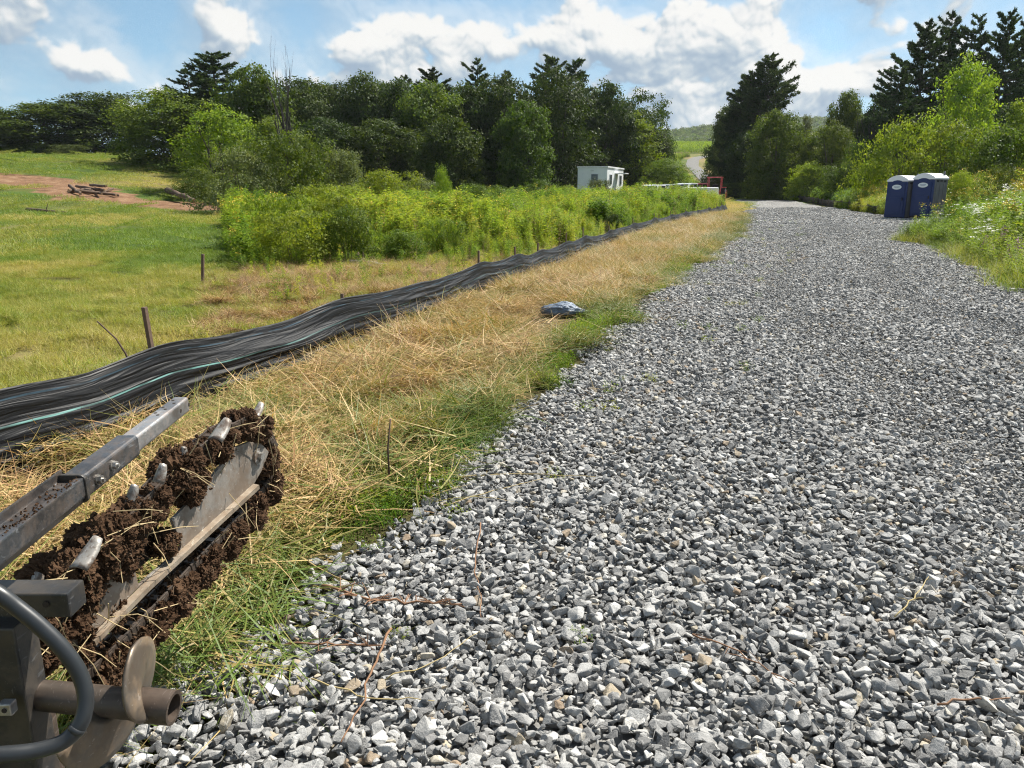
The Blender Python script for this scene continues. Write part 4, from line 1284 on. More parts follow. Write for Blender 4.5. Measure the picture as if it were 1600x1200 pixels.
# ------------------------------------------------------------------ far hill, cornfield
def build_hill():
    xs = np.linspace(-500, 1300, 120); ys = np.linspace(560, 1500, 60)
    X, Y = np.meshgrid(xs, ys)
    ridge = 64 * np.exp(-(((Y - 1050) / 300) ** 2)) * (.78 + .25 * sstep(X, 250, 480) - .2 * sstep(X, 600, 1100)) * sstep(X, -100, 260)
    Z = terrain(X, Y) + ridge + (fbm(X * .012, Y * .012, 3, 400) - .5) * 16 - 2
    V = np.stack([X, Y, Z], -1).reshape(-1, 3); nx = len(xs)
    i = np.arange((len(ys) - 1) * nx).reshape(-1, nx)[:, :-1].ravel()
    o = smooth(add('hills', new_mesh('hills', V, np.stack([i, i + 1, i + nx + 1, i + nx], 1)), plain('forest_floor', (.04, .06, .02), .95)))
    tag(o, 'wooded hill on the horizon', kind='structure')
    rng = np.random.default_rng(3)
    n = 9000
    x = rng.uniform(60, 760, n); y = rng.uniform(620, 1080, n)
    fx = (x + 500) / 1800 * 119; fy = (y - 560) / 940 * 59
    z = Z[np.clip(np.round(fy).astype(int), 0, 59), np.clip(np.round(fx).astype(int), 0, 119)]
    low = [decid(900 + k, 14, 11, 1300, 1.0, .1, 16, 'broad')['crown'] for k in range(3)]
    for p in low: p.materials.append(LEAF_MID)
    scatter('distant_woods', low, np.column_stack([x, y, z]), np.column_stack([np.zeros(n), np.zeros(n), rng.uniform(0, 6, n)]), rng.uniform(.7, 1.25, n), rng.integers(0, 3, n), None, 'hazy wooded hillside beyond the road gap')
build_hill()

def build_corn():
    rng = np.random.default_rng(71)
    X, Y = [], []
    for r in range(34):
        yy = 243 + r * 1.6
        xs = np.arange(44 + (yy - 243) * .12, 88, .55)
        X.append(xs); Y.append(np.full(len(xs), yy))
    x = np.concatenate(X); y = np.concatenate(Y); n = len(x)
    x += rng.normal(0, .1, n); y += rng.normal(0, .1, n)
    ks = []
    for k in range(3):
        Q, r = blades(rng, 13, .05, (.7, 1.1), (.25, .7), (.8, 1.6), (.10, .14), 3, base=np.column_stack([np.zeros(13), np.zeros(13), np.linspace(.2, 1.6, 13)]))
        me = quads_mesh('corn_plant_%d' % k, Q, r); me.materials.append(WEEDM); ks.append(me)
    scatter('cornfield', ks, np.column_stack([x, y, terrain(x, y)]), np.column_stack([np.zeros(n), np.zeros(n), rng.uniform(0, 6, n)]), rng.uniform(.9, 1.1, n), rng.integers(0, 3, n), np.full(n, .45), 'rows of green corn at the top of the climbing road')
build_corn()

# ------------------------------------------------------------------ silt fences
def fence_mat():
    def fn(T, out):
        v = T.node('ShaderNodeAttribute', attribute_name='across').outputs['Fac']
        s = T.node('ShaderNodeAttribute', attribute_name='along').outputs['Fac']
        cv = T.node('ShaderNodeCombineXYZ'); T.put(cv.inputs[0], s); T.put(cv.inputs[1], v)
        wob = T.math('MULTIPLY', T.math('SUBTRACT', T.noise(cv.outputs[0], 1.2, 2), .5), .06)
        d = T.math('ABSOLUTE', T.math('SUBTRACT', T.math('ADD', v, wob), .66))
        d2 = T.math('ABSOLUTE', T.math('SUBTRACT', T.math('ADD', v, wob), .90))
        broken = T.smooth(T.noise(cv.outputs[0], 2.3, 3), .42, .55)
        line = T.math('MULTIPLY', T.math('SUBTRACT', 1.0, T.smooth(d, .006, .012)), T.math('MULTIPLY_ADD', broken, .7, .3))
        line = T.math('MULTIPLY', line, T.math('SUBTRACT', 1.0, T.math('MULTIPLY', T.smooth(s, 2.6, 4.2), .8)))
        line2 = T.math('MULTIPLY', T.math('SUBTRACT', 1.0, T.smooth(d2, .005, .011)), broken)
        cs = T.vmath('MULTIPLY', cv.outputs[0], (2.5, 14, 1))
        dust = T.noise(cs, 1.0, 4, .6)
        c = T.ramp(dust, [(.35, (.004, .004, .005)), (.72, (.008, .008, .008)), (.9, (.035, .031, .026))])
        c = T.mix(line, c, (.12, .25, .23, 1))
        c = T.mix(T.math('MULTIPLY', line2, .5), c, (.05, .10, .14, 1))
        fold_glint = T.smooth(T.noise(T.vmath('MULTIPLY', cv.outputs[0], (1.3, 34, 1)), 1.0, 3, .55, .5), .58, .72)  # pale streaks painted along the fabric, standing in for highlights on the folds
        c = T.mix(T.math('MULTIPLY', fold_glint, .12), c, (.055, .053, .050, 1))
        pleat = T.math('ADD', T.noise(T.vmath('MULTIPLY', cv.outputs[0], (1.0, 10, 1)), 1.0, 2, .5, 1.6), T.math('MULTIPLY', T.noise(T.vmath('MULTIPLY', cv.outputs[0], (2.6, 24, 1)), 1.0, 2, .5, 1.0), .12))
        principled(T, out, c, T.math('MULTIPLY_ADD', dust, .25, .38), 0, .22, pleat, .55, .028)
    return mat('black_woven_plastic', fn)
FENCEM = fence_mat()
STAKEM = plain('weathered_stake', (.13, .085, .06), .9, var=.25, scale=6, bump=.4)

def silt_fence(name, path, height, lean, stakes, label, seed, group=None, stake_h=.62):
    """path: (n,2) ground line; fabric hangs on stakes and sags between; folds run along its length"""
    rng = np.random.default_rng(seed)
    seg = np.hypot(*np.diff(path, axis=0).T); S = np.concatenate([[0], np.cumsum(seg)])
    s = np.arange(0, S[-1], .10)
    x = np.interp(s, S, path[:, 0]); y = np.interp(s, S, path[:, 1])
    ker = np.ones(15) / 15
    pad = lambda a: np.convolve(np.pad(a, 7, mode='edge'), ker, 'valid')
    x = pad(x); y = pad(y)
    tx = np.gradient(x); ty = np.gradient(y); L = np.hypot(tx, ty); tx /= L; ty /= L
    nx_, ny_ = ty, -tx                     # towards the road
    ss = np.array(sorted(stakes)) if len(stakes) else np.array([0.])
    near = np.min(np.abs(s[:, None] - ss[None]), axis=1)
    peak = np.exp(-(near / .55) ** 2)
    hb = height(y) if callable(height) else height
    h = hb * (.88 + .14 * peak + .07 * (vnoise(s * .4, s * 0, seed) - .5) * 2 + .04 * (vnoise(s * 1.7, s * 0, seed + 4) - .5))
    ln = lean * (1.1 - .3 * peak) + .06 * (vnoise(s * .3, s * 0 + 5, seed) - .5)
    nv = 56
    V = np.zeros((len(s), nv, 3)); v = np.linspace(0, 1, nv)
    z0 = terrain(x, y)
    kz = np.ones(41) / 41; z0 = np.convolve(np.pad(z0, 20, mode='edge'), kz, 'valid') - .06
    for k in range(nv):
        rdg = lambda fs, fv, ph, sd: .5 - np.abs(vnoise(s * fs + ph, s * 0 + v[k] * fv + .8 * np.sin(s * .25 + ph) + .22 * s * (1 if sd % 2 else -1) + 1.3 * vnoise(s * .7, s * 0 + ph, sd + 31), sd) - .5) * 2
        fold = .050 * rdg(.5, 4.5, 3, seed + 1) + .046 * rdg(.75, 9, 1, seed + 2) + .026 * rdg(1.3, 17, 5, seed + 3) + .005 * rdg(2.4, 30, 2, seed + 5)
        fold = fold * np.sin(math.pi * min(.5 + v[k] * .5, .97)) * (1 - .35 * peak)
        belly = .02 * math.sin(math.pi * v[k])
        off = -ln * v[k] ** 1.2 + fold + belly * (1 - peak)
        V[:, k, 0] = x + nx_ * off; V[:, k, 1] = y + ny_ * off; V[:, k, 2] = z0 + (h + .05) * v[k]
    i = (np.arange(len(s) - 1)[:, None] * nv + np.arange(nv - 1)[None]).ravel()
    faces = np.stack([i, i + nv, i + nv + 1, i + 1], 1)
    root = empty(name, (x[0], y[0], z0[0]))
    me = new_mesh('fabric', (V - np.array([x[0], y[0], z0[0]])).reshape(-1, 3), faces)
    for nm, val in (('across', np.tile(v, len(s))), ('along', np.repeat(s, nv))):
        a = me.attributes.new(nm, 'FLOAT', 'POINT'); a.data.foreach_set('value', val.astype(np.float32))
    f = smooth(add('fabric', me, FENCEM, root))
    md = f.modifiers.new('thick', 'SOLIDIFY'); md.thickness = .004
    for q in stakes:
        k = int(np.clip(q / .10, 0, len(s) - 1))
        px_, py_ = x[k] - nx_[k] * (ln[k] * .95 + .05), y[k] - ny_[k] * (ln[k] * .95 + .05)
        hh = h[k] + (stake_h if not hasattr(stake_h, '__len__') else stake_h[min(stakes.index(q), len(stake_h) - 1)]) * rng.uniform(.85, 1.15)
        r = .016
        M = Matrix.Rotation(rng.normal(0, .025), 3, 'X') @ Matrix.Rotation(rng.normal(0, .03), 3, 'Y') @ Matrix.Rotation(math.atan2(ty[k], tx[k]), 3, 'Z')
        mb = MB().box((0, 0, hh / 2 - .12), (r * 1.9, r * 1.9, hh + .24), M)
        mb.build('stake', STAKEM, root, bevel=.003, loc=(px_ - x[0], py_ - y[0], z0[k] - z0[0]))
    tag(root, label, 'fence', group)
    return root

def build_fences():
    ys = np.arange(FENCE[0, 1], FENCE[-1, 1], .25)
    path = np.column_stack([fence_x(ys), ys])
    S = np.concatenate([[0], np.cumsum(np.hypot(*np.diff(path, axis=0).T))])
    ppx = 800 + path[:, 0] / (path[:, 1] * math.cos(PITCH) + (CAM_H - .2) * math.sin(PITCH)) * F
    want = [-60, 222, 520, 738, 798, 834, 878, 906, 945, 984, 1018, 1045, 1068, 1088, 1104, 1118, 1125, 1131]
    st = [float(np.interp(w + 300 / np.interp(w, ppx, path[:, 1]), ppx, S)) for w in want]
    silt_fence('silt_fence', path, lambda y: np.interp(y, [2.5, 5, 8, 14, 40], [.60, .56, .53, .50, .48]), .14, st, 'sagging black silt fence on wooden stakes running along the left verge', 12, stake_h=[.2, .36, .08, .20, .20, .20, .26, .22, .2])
    p2 = np.array([[22.1, 46.6], [23.8, 54], [25.6, 62], [29.4, 77.6], [33.0, 95]])
    yy = np.linspace(46.6, 95, 200); path2 = np.column_stack([np.interp(yy, p2[:, 1], p2[:, 0]), yy])
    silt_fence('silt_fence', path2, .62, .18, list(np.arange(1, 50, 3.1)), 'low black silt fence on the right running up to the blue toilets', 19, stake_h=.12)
build_fences()

# ------------------------------------------------------------------ portable toilets
BLUE = plain('blue_plastic', (.009, .024, .100), .42, var=.06, scale=2)
GREYP = plain('grey_plastic', (.115, .118, .125), .5, var=.05, scale=2)
WHITEP = plain('white_plastic', (.74, .75, .76), .45, var=.04, scale=2)
DARKP = plain('dark_rubber', (.02, .02, .022), .7)
OVALM = plain('pale_sticker', (.66, .70, .70), .5, var=.03)
INKM = plain('sticker_ink', (.16, .22, .30), .6)

def toilet(px, Y, label, yaw):
    W, D, H = 1.16, 1.2, 2.32
    p = at_y(px, 340, Y)
    root = empty('portable_toilet', (p[0], Y, float(terrain(p[0], Y))), yaw)
    # local frame: front looks to -Y
    b = MB()
    b.box((0, .03, .09), (W + .02, D + .04, .12)).build('base', DARKP, root, bevel=.015)
    b = MB(); hw = W / 2
    b.box((-hw + .02, 0, 1.08), (.04, D, 1.88)); b.box((hw - .02, 0, 1.08), (.04, D, 1.88)); b.box((0, D / 2 - .02, 1.08), (W - .08, .04, 1.88))
    b.build('wall', GREYP, root, bevel=.008)
    for sx in (-1, 1):
        for k in range(3):
            MB().box((sx * (hw + .006), -D * .28 + k * D * .28, 1.02), (.02, D * .2, 1.5)).build('side_panel', GREYP, root, bevel=.006)
            MB().box((sx * (hw + .006), -D * .28 + k * D * .28, 1.90), (.022, D * .16, .10)).build('vent', DARKP, root, bevel=.003)
    def arch(w, z0, z1, rise, n=12):
        pts = [(-w / 2, z0), (w / 2, z0), (w / 2, z1)]
        for k in range(1, n):
            t = k / n
            pts.append((w / 2 - w * t, z1 + rise * math.sin(math.pi * t) ** .75))
        pts.append((-w / 2, z1))
        return pts
    X, Z, Yv = Vector((1, 0, 0)), Vector((0, 0, 1)), Vector((0, 1, 0))
    MB().prism(arch(W, .12, 1.94, .25), (0, -D / 2 - .03, 0), X, Z, Yv, .05).build('front_frame', BLUE, root, bevel=.006)
    dr = MB().prism(arch(W * .80, .20, 1.86, .20), (0, -D / 2 - .065, 0), X, Z, Yv, .034).build('door', BLUE, root, bevel=.012)
    MB().prism(arch(W * .56, .35, 1.15, .02), (0, -D / 2 - .078, 0), X, Z, Yv, .012).build('door_panel', BLUE, dr, bevel=.01)
    MB().box((W * .33, -D / 2 - .085, 1.08), (.06, .03, .16)).build('latch', DARKP, dr, bevel=.006)
    ov = [(.27 * math.cos(a), .125 * math.sin(a)) for a in np.linspace(0, 2 * math.pi, 28, endpoint=False)]
    og = MB().prism(ov, (0, -D / 2 - .078, 1.70), X, Z, Yv, .010).build('oval_sign', OVALM, dr)
    MB().box((0, -D / 2 - .0795, 1.71), (.34, .003, .035)).box((0, -D / 2 - .0795, 1.665), (.22, .003, .018)).build('sign_lettering', INKM, og)
    # vaulted roof
    n = 14; prof = arch(W + .07, 1.99, 2.06, .25)
    rf = MB().prism(prof[:], (0, -D / 2 - .055, 0), X, Z, Yv, D + .10)
    rf.build('roof', WHITEP, root, bevel=.012)
    MB().tube([(hw * .7, D / 2 - .12, 2.1), (hw * .7, D / 2 - .12, 2.40)], .05, 10).build('vent_pipe', GREYP, root, sm=True)
    tag(root, label, 'portable toilet', 'pair of portable toilets')
    return root
_yaw = R(212 + 90)
toilet(1407, 43.0, 'left blue and grey portable toilet with white vaulted roof', _yaw)
toilet(1447, 42.0, 'right blue and grey portable toilet with its grey side wall showing', _yaw)

# ------------------------------------------------------------------ office trailer
def build_trailer():
    Wd, Ln, Ht = 2.95, 7.4, 2.72
    wm = plain('white_trailer_siding', (.78, .79, .79), .6, var=.04, scale=3)
    trim = plain('trailer_trim', (.62, .63, .63), .5)
    glass = plain('dark_window_glass', (.05, .06, .07), .12, spec=.6)
    c = at_y(948, 300, 77)               # near corner
    yaw = R(-20)
    z0 = float(terrain(c[0], 79))
    root = empty('office_trailer', (c[0], 77, z0), yaw)
    # local: x from -Wd (left) to 0 ; y from 0 to Ln
    MB().box((-Wd / 2, Ln / 2, .55 + Ht / 2), (Wd, Ln, Ht)).build('wall', wm, root)
    MB().box((-Wd / 2, Ln / 2, .55 + Ht + .07), (Wd + .16, Ln + .16, .14)).build('roof', trim, root, bevel=.02)
    MB().box((-Wd / 2, Ln / 2, .28), (Wd - .12, Ln - .12, .56)).build('skirt', plain('grey_skirt', (.3, .3, .3), .8), root)
    k = 0
    for i in range(13):
        MB().box((-Wd + .15 + i * (Wd - .3) / 12, -.012, .55 + Ht / 2), (.03, .012, Ht - .1)).build('siding_rib', wm, root)
    for i in range(18):
        MB().box((.012, .2 + i * (Ln - .4) / 17, .55 + Ht / 2), (.012, .03, Ht - .1)).build('siding_rib', wm, root)
    def window(cx, cy, cz, w, h, side):
        ax = (w, .05, h) if side == 'f' else (.05, w, h)
        g = (w - .12, .05, h - .12) if side == 'f' else (.05, w - .12, h - .12)
        off = Vector((0, -.035, 0)) if side == 'f' else Vector((.035, 0, 0))
        f = MB().box(Vector((cx, cy, cz)) + off, ax).build('window', trim, root, bevel=.01)
        MB().box(Vector((cx, cy, cz)) + off * 1.6, g).build('pane', glass, f)
    window(-Wd * .42, 0, 2.2, .75, 1.05, 'f')
    window(0, 1.4, 2.2, .9, 1.0, 's'); window(0, 5.9, 2.2, .9, 1.0, 's')
    d = MB().box((.03, 4.0, 1.65), (.06, 1.0, 2.1)).build('door', trim, root, bevel=.01)
    MB().box((.075, 4.35, 1.6), (.04, .1, .05)).build('handle', DARKP, d)
    MB().box((.55, 4.0, 2.80), (1.1, 1.5, .08)).build('awning', trim, root)
    MB().box((-Wd * .5, -.05, 3.02), (.35, .06, .12)).build('lamp', trim, root)
    tag(root, 'white flat-roofed office trailer standing beyond the weeds', 'trailer')
build_trailer()

# ------------------------------------------------------------------ parked vehicles
GLASSD = plain('car_glass', (.015, .018, .02), .08, spec=.7)
TYRE = plain('tyre_rubber', (.018, .018, .018), .8)
RIM = plain('wheel_rim', (.35, .35, .36), .35, metal=.8)
LAMP = plain('lamp_lens', (.6, .6, .58), .15)
def paint(nm, c): return plain('car_paint_' + nm, c, .28, spec=.5, var=.03, scale=1, coat=.6)

def vehicle(kind, px, Y, yaw, pm, label, cat, name):
    p = at_y(px, 305, Y)
    root = empty(name, (p[0], Y, float(terrain(p[0], Y))), yaw)
    L, W = (4.7, 1.9) if kind == 'suv' else (5.6, 2.0)
    X, Z, Yv = Vector((1, 0, 0)), Vector((0, 0, 1)), Vector((0, 1, 0))
    if kind == 'suv':
        prof = [(-2.3, .45), (-2.32, .95), (-2.1, 1.08), (-.95, 1.15), (1.95, 1.15), (2.3, 1.05), (2.35, .5), (2.1, .35), (-2.0, .35)]
        cab = [(-.95, 1.14), (-.25, 1.72), (.1, 1.78), (1.7, 1.76), (2.15, 1.14)]
        wins = [[(-.72, 1.2), (-.2, 1.64), (.35, 1.68), (.35, 1.2)], [(.45, 1.2), (.45, 1.68), (1.55, 1.67), (1.9, 1.2)]]
    else:
        prof = [(-2.75, .55), (-2.78, 1.05), (-2.6, 1.18), (-1.25, 1.25), (.75, 1.25), (.78, 1.22), (2.75, 1.22), (2.78, .6), (2.6, .45), (-2.5, .45)]
        cab = [(-1.25, 1.24), (-.55, 1.86), (-.3, 1.92), (.55, 1.90), (.74, 1.24)]
        wins = [[(-.98, 1.3), (-.5, 1.76), (-.1, 1.8), (-.1, 1.3)], [(0, 1.3), (0, 1.8), (.45, 1.79), (.6, 1.3)]]
    MB().prism(prof, (0, -W / 2, 0), X, Z, Yv, W).build('body', pm, root, bevel=.05)
    MB().prism(cab, (0, -W / 2 + .12, 0), X, Z, Yv, W - .24).build('cabin', pm, root, bevel=.05)
    for s in (-1, 1):
        for w in wins:
            MB().prism(w, (0, s * (W / 2 - .115), 0), X, Z, Yv, .012 * s).build('window', GLASSD, root)
    (x0, z0), (x1, z1) = cab[0], cab[1]
    dx, dz = x1 - x0, z1 - z0; q = math.hypot(dx, dz); nrm = Vector((-dz / q, 0, dx / q))
    base = Vector((x0 + dx * .12, 0, z0 + dz * .12)) + nrm * .02
    MB().prism([(-W * .40, 0), (W * .40, 0), (W * .36, q * .76), (-W * .36, q * .76)], base, Yv, Vector((dx / q, 0, dz / q)), nrm, .015).build('windscreen', GLASSD, root)
    (x0, z0), (x1, z1) = cab[-1], cab[-2]
    dx, dz = x1 - x0, z1 - z0; q = math.hypot(dx, dz); nrm = Vector((dz / q, 0, -dx / q))
    base = Vector((x0 + dx * .15, 0, z0 + dz * .15)) + nrm * .02
    MB().prism([(-W * .38, 0), (W * .38, 0), (W * .34, q * .7), (-W * .34, q * .7)], base, Yv, Vector((dx / q, 0, dz / q)), nrm, .015).build('rear_window', GLASSD, root)
    for wx in (-L * .31, L * .31):
        for s in (-1, 1):
            wh = MB().tube([(wx, s * (W / 2 - .2), .37), (wx, s * (W / 2 + .01), .37)], .37, 18).build('wheel', TYRE, root, sm=False)
            MB().tube([(wx, s * (W / 2 - .05), .37), (wx, s * (W / 2 + .02), .37)], .22, 14).build('rim', RIM, wh)
    for s in (-1, 1):
        MB().box((prof[1][0] + .02, s * W * .36, .88), (.08, .32, .16)).build('headlight', LAMP, root, bevel=.01)
    MB().box((prof[0][0] - .02, 0, .58), (.12, W * .92, .18)).build('bumper', DARKP, root, bevel=.02)
    tag(root, label, cat, 'vehicles parked beyond the weeds')
vehicle('suv', 1017, 72, R(62), paint('white', (.7, .7, .7)), 'white car with dark windows nearest the office trailer', 'car', 'parked_car')
vehicle('suv', 1043, 76, R(25), paint('silver', (.40, .42, .44)), 'silver car parked under the round-topped shrub', 'car', 'parked_car')
vehicle('pickup', 1072, 76, R(40), paint('ivory', (.62, .64, .60)), 'white pickup with pale cab beside the red pickup', 'pickup', 'pickup_truck')
vehicle('pickup', 1090, 80, R(15), paint('dark_red', (.26, .03, .03)), 'dark red pickup behind the white one', 'pickup', 'pickup_truck')

def red_truck():
    p = at_y(1115, 305, 75)
    root = empty('red_tractor', (p[0], 75, float(terrain(p[0], 75))), R(70))
    rm = paint('red', (.42, .025, .02))
    MB().box((-.9, 0, 1.05), (1.7, .75, .7)).build('bonnet', rm, root, bevel=.08)
    MB().box((.55, 0, .95), (1.3, .9, .45)).build('body', rm, root, bevel=.05)
    for x in (.05, 1.15):
        for s in (-1, 1):
            MB().box((x, s * .6, 1.75), (.07, .07, 1.3)).build('post', rm, root)
    MB().box((.6, 0, 2.42), (1.45, 1.4, .09)).build('canopy', rm, root, bevel=.03)
    MB().box((.75, 0, 1.3), (.5, .5, .12)).box((1.0, 0, 1.55), (.1, .5, .45)).build('seat', DARKP, root, bevel=.03)
    for x, r, w in ((-1.3, .42, .25), (.75, .72, .4)):
        for s in (-1, 1):
            wh = MB().tube([(x, s * .62, r), (x, s * (.62 + w), r)], r, 20).build('wheel', TYRE, root)
            MB().tube([(x, s * (.66 + w * .6), r), (x, s * (.63 + w), r)], r * .55, 14).build('rim', rm, wh)
    for s in (-1, 1): MB().box((.75, s * .85, 1.5), (1.1, .4, .06)).build('mudguard', rm, root, bevel=.02)
    tag(root, 'red tractor with roll frame at the right end of the vehicles', 'tractor')
red_truck()
def flat_trailer():
    p = at_y(1094, 305, 73)
    root = empty('flat_trailer', (p[0], 73, float(terrain(p[0], 73))), R(10))
    MB().box((0, 0, .75), (3.6, 1.9, .12)).build('deck', plain('trailer_deck', (.3, .3, .3), .7), root, bevel=.02)
    MB().box((0, 0, 1.15), (3.0, 1.5, .66)).build('wrapped_load', plain('white_tarp', (.7, .71, .7), .6), root, bevel=.12)
    for x in (-.5, .5):
        for s in (-1, 1): MB().tube([(x, s * .97, .36), (x, s * 1.18, .36)], .36, 16).build('wheel', TYRE, root)
    MB().box((-2.3, 0, .7), (1.1, .1, .1)).build('drawbar', DARKP, root)
    tag(root, 'flat trailer with a white wrapped load beside the red tractor', 'trailer')
flat_trailer()

# ------------------------------------------------------------------ logs, stakes, bag, stems
LOGM = plain('old_log_bark', (.10, .065, .045), .9, var=.3, scale=4, bump=.7, bscale=12)
LOGC = plain('cut_wood', (.36, .24, .13), .85, var=.15, scale=6)
PALEL = plain('pale_weathered_log', (.32, .29, .25), .85, var=.2, scale=4, bump=.5)
def log(name, a, b, r, label, m=LOGM, group=None, cat='log', seed=0):
    rng = np.random.default_rng(seed + 7)
    a, b = Vector(a), Vector(b)
    o = a
    n = 6
    pts = [a.lerp(b, k / n) - o + Vector(rng.normal(0, r * .22, 3)) * (0 < k < n) for k in range(n + 1)]
    rr = [r * (1 - .25 * k / n) * rng.uniform(.9, 1.1) for k in range(n + 1)]
    root = empty(name, o)
    MB().tube(pts, rr, 9, False).build('bark', m, root, sm=True)
    for e, rd in ((0, rr[0]), (n, rr[n])):
        d = (pts[1] - pts[0]).normalized() if e == 0 else (pts[n] - pts[n - 1]).normalized()
        MB().tube([pts[e] - d * .004 , pts[e] + d * (.006 if e else -.006)], rd * .985, 9).build('cut_end', LOGC, root)
    if rng.random() < .7:
        q = pts[3]
        MB().tube([q, q + Vector(rng.normal(0, 1, 3)).normalized() * r * 3.2 + Vector((0, 0, r * 2))], [r * .35, r * .15], 5).build('branch_stub', m, root)
    tag(root, label, cat, group)
def on_ground(px, py, lift=0.0):
    p = pix(px, py); return (p[0], p[1], p[2] + lift)
pile = [((108, 301), (150, 300), 0.13, 'lowest left log of the brush pile'), ((120, 296), (164, 304), 0.11, 'log lying across the left of the brush pile'),
        ((128, 307), (186, 308), 0.12, 'front log of the brush pile'), ((150, 300), (182, 309), 0.10, 'dark log sloping to the right in the brush pile'),
        ((142, 294), (168, 309), 0.11, 'steep log poking out on top of the brush pile'), ((110, 298), (126, 306), 0.12, 'short thick log at the left end of the brush pile'),
        ((156, 303), (178, 298), 0.08, 'thin log crossing the back of the brush pile'), ((134, 301), (160, 310), 0.10, 'stubby log in the middle of the brush pile')]
for k, (a, b, r, lb) in enumerate(pile):
    log('log', on_ground(*a, lift=r + .12 * (k % 3)), on_ground(*b, lift=r + .1 * ((k + 1) % 3) + (.5 if 'poking' in lb else 0)), r, lb + ' on the brown bank', group='logs of the brush pile', seed=k)
log('log', on_ground(263, 309, .55), on_ground(304, 319, .2), .24, 'single dark log lying at the right end of the brown bank', seed=21)
log('pole', on_ground(42, 331, .16), on_ground(104, 335, .10), .10, 'thin dark pole lying in the mown field', cat='pole', seed=22)
log('log', on_ground(545, 416, .07), on_ground(606, 420, .06), .075, 'pale fallen log in front of the near bushes', PALEL, seed=24)
log('log', on_ground(560, 410, .16), on_ground(580, 424, .06), .07, 'short dark log resting against the pale fallen log', seed=25)

p = pix(319, 448)
_st = MB().box((0, 0, .25), (.045, .045, .62), Matrix.Rotation(.10, 3, 'Y')).build('wooden_stake', STAKEM, None, bevel=.004, loc=tuple(p))
tag(_st, 'lone wooden stake standing in the mown field', 'stake')

def build_bag():
    p = pix(880, 496)
    def fn(T, out):
        tc = T.node('ShaderNodeTexCoord').outputs['Object']
        c = T.ramp(T.noise(tc, 6, 3), [(.3, (.09, .12, .17)), (.7, (.20, .25, .32))])
        principled(T, out, c, .45, 0, .3, T.noise(tc, 22, 5, .6, 1.5), .8, .02)
    m = mat('grey_blue_plastic_film', fn)
    bm = bmesh.new()
    bmesh.ops.create_icosphere(bm, subdivisions=5, radius=1)
    for v in bm.verts:
        c = v.co.copy()
        x, y, z = c
        w = 1 - .5 * sstep(x, .1, .9)
        k = float(fbm(np.array([x * 2.2 + 5]), np.array([y * 3 + z * 2.3]), 4, 500)[0])
        k2 = float(vnoise(np.array([x * 3 + y * 9]), np.array([z * 9 + 2]), 510)[0])
        s = .72 + .5 * k + .22 * abs(k2 - .5)
        v.co = (x * .31 * (.9 + .2 * k), y * .15 * s * w, max(z, -.25) * .11 * s * w + .03)
    me = bpy.data.meshes.new('plastic_bag'); bm.to_mesh(me); bm.free()
    o = smooth(add('plastic_bag', me, m, None, (p[0], p[1], p[2] + .045)))
    o.rotation_euler = (0, 0, R(-6))
    tag(o, 'crumpled grey-blue plastic bag lying in the dry verge grass', 'bag')
build_bag()

# dry stems lying on the gravel, one by one
STEM = plain('dry_stem', (.20, .105, .055), .8, var=.25, scale=9)
STEMY = plain('straw_stem', (.36, .28, .13), .75, var=.2, scale=9)
def stem(pxs, label, r=.0035, m=STEM, twigs=0, seed=0):
    rng = np.random.default_rng(seed)
    pts = []
    for q in pxs:
        g = pix(*q); pts.append(Vector((g[0], g[1], float(road_z(g[0], g[1])) + .030)))
    o = pts[0].copy()
    full = []
    for a, b in zip(pts[:-1], pts[1:]):
        for k in range(5): full.append(a.lerp(b, k / 5) - o + Vector(rng.normal(0, .004, 3)))
    full.append(pts[-1] - o)
    root = empty('dry_stem', o)
    MB().tube(full, [r * (1 - .6 * k / len(full)) for k in range(len(full))], 6).build('stalk', m, root, sm=True)
    for t in range(twigs):
        i = rng.integers(2, len(full) - 1); d = Vector((rng.normal(), rng.normal(), .25)).normalized() * rng.uniform(.03, .09)
        MB().tube([full[i], full[i] + d * .5 + Vector((0, 0, .004)), full[i] + d], [r * .5, r * .4, r * .25], 4).build('side_twig', m, root)
    tag(root, label, 'stem', 'dry stems lying on the gravel')
stem([(612, 1018), (590, 1085), (570, 1140), (535, 1196)], 'reddish bent stem running down to the bottom edge of the picture', .005, seed=1)
stem([(505, 954), (580, 962), (650, 972), (722, 978)], 'brown tufted stem lying level beside the green margin', .006, twigs=26, seed=2)
stem([(488, 1113), (580, 1120), (680, 1134)], 'long straight straw above the bottom edge of the picture', .003, STEMY, seed=3)
stem([(752, 850), (740, 905), (750, 940), (752, 990)], 'thin crooked stem lying away from the viewer in mid gravel', .0035, seed=4)
stem([(450, 1046), (530, 1046), (605, 1036)], 'leafy dry stem just above the long straight straw', .004, twigs=14, seed=5)
stem([(600, 1105), (680, 1062), (750, 1018)], 'thin straw slanting up to the right', .0025, STEMY, seed=6)
stem([(1080, 1020), (1150, 1052), (1240, 1090)], 'dry stem with an orange tip right of centre', .0035, twigs=6, seed=7)
stem([(1460, 1140), (1520, 1134), (1572, 1126)], 'thin dark twig near the lower right corner', .004, STEM, seed=8)
stem([(1396, 990), (1424, 960), (1448, 938)], 'pale green grass stem lying on the right-hand gravel', .0035, STEMY, twigs=5, seed=9)
stem([(700, 770), (800, 764), (930, 770)], 'long straw stem stretching from the verge onto the stones', .0035, STEMY, twigs=4, seed=10)
stem([(690, 812), (770, 792), (850, 770)], 'straw stem lying across the edge of the gravel', .003, STEMY, twigs=3, seed=11)

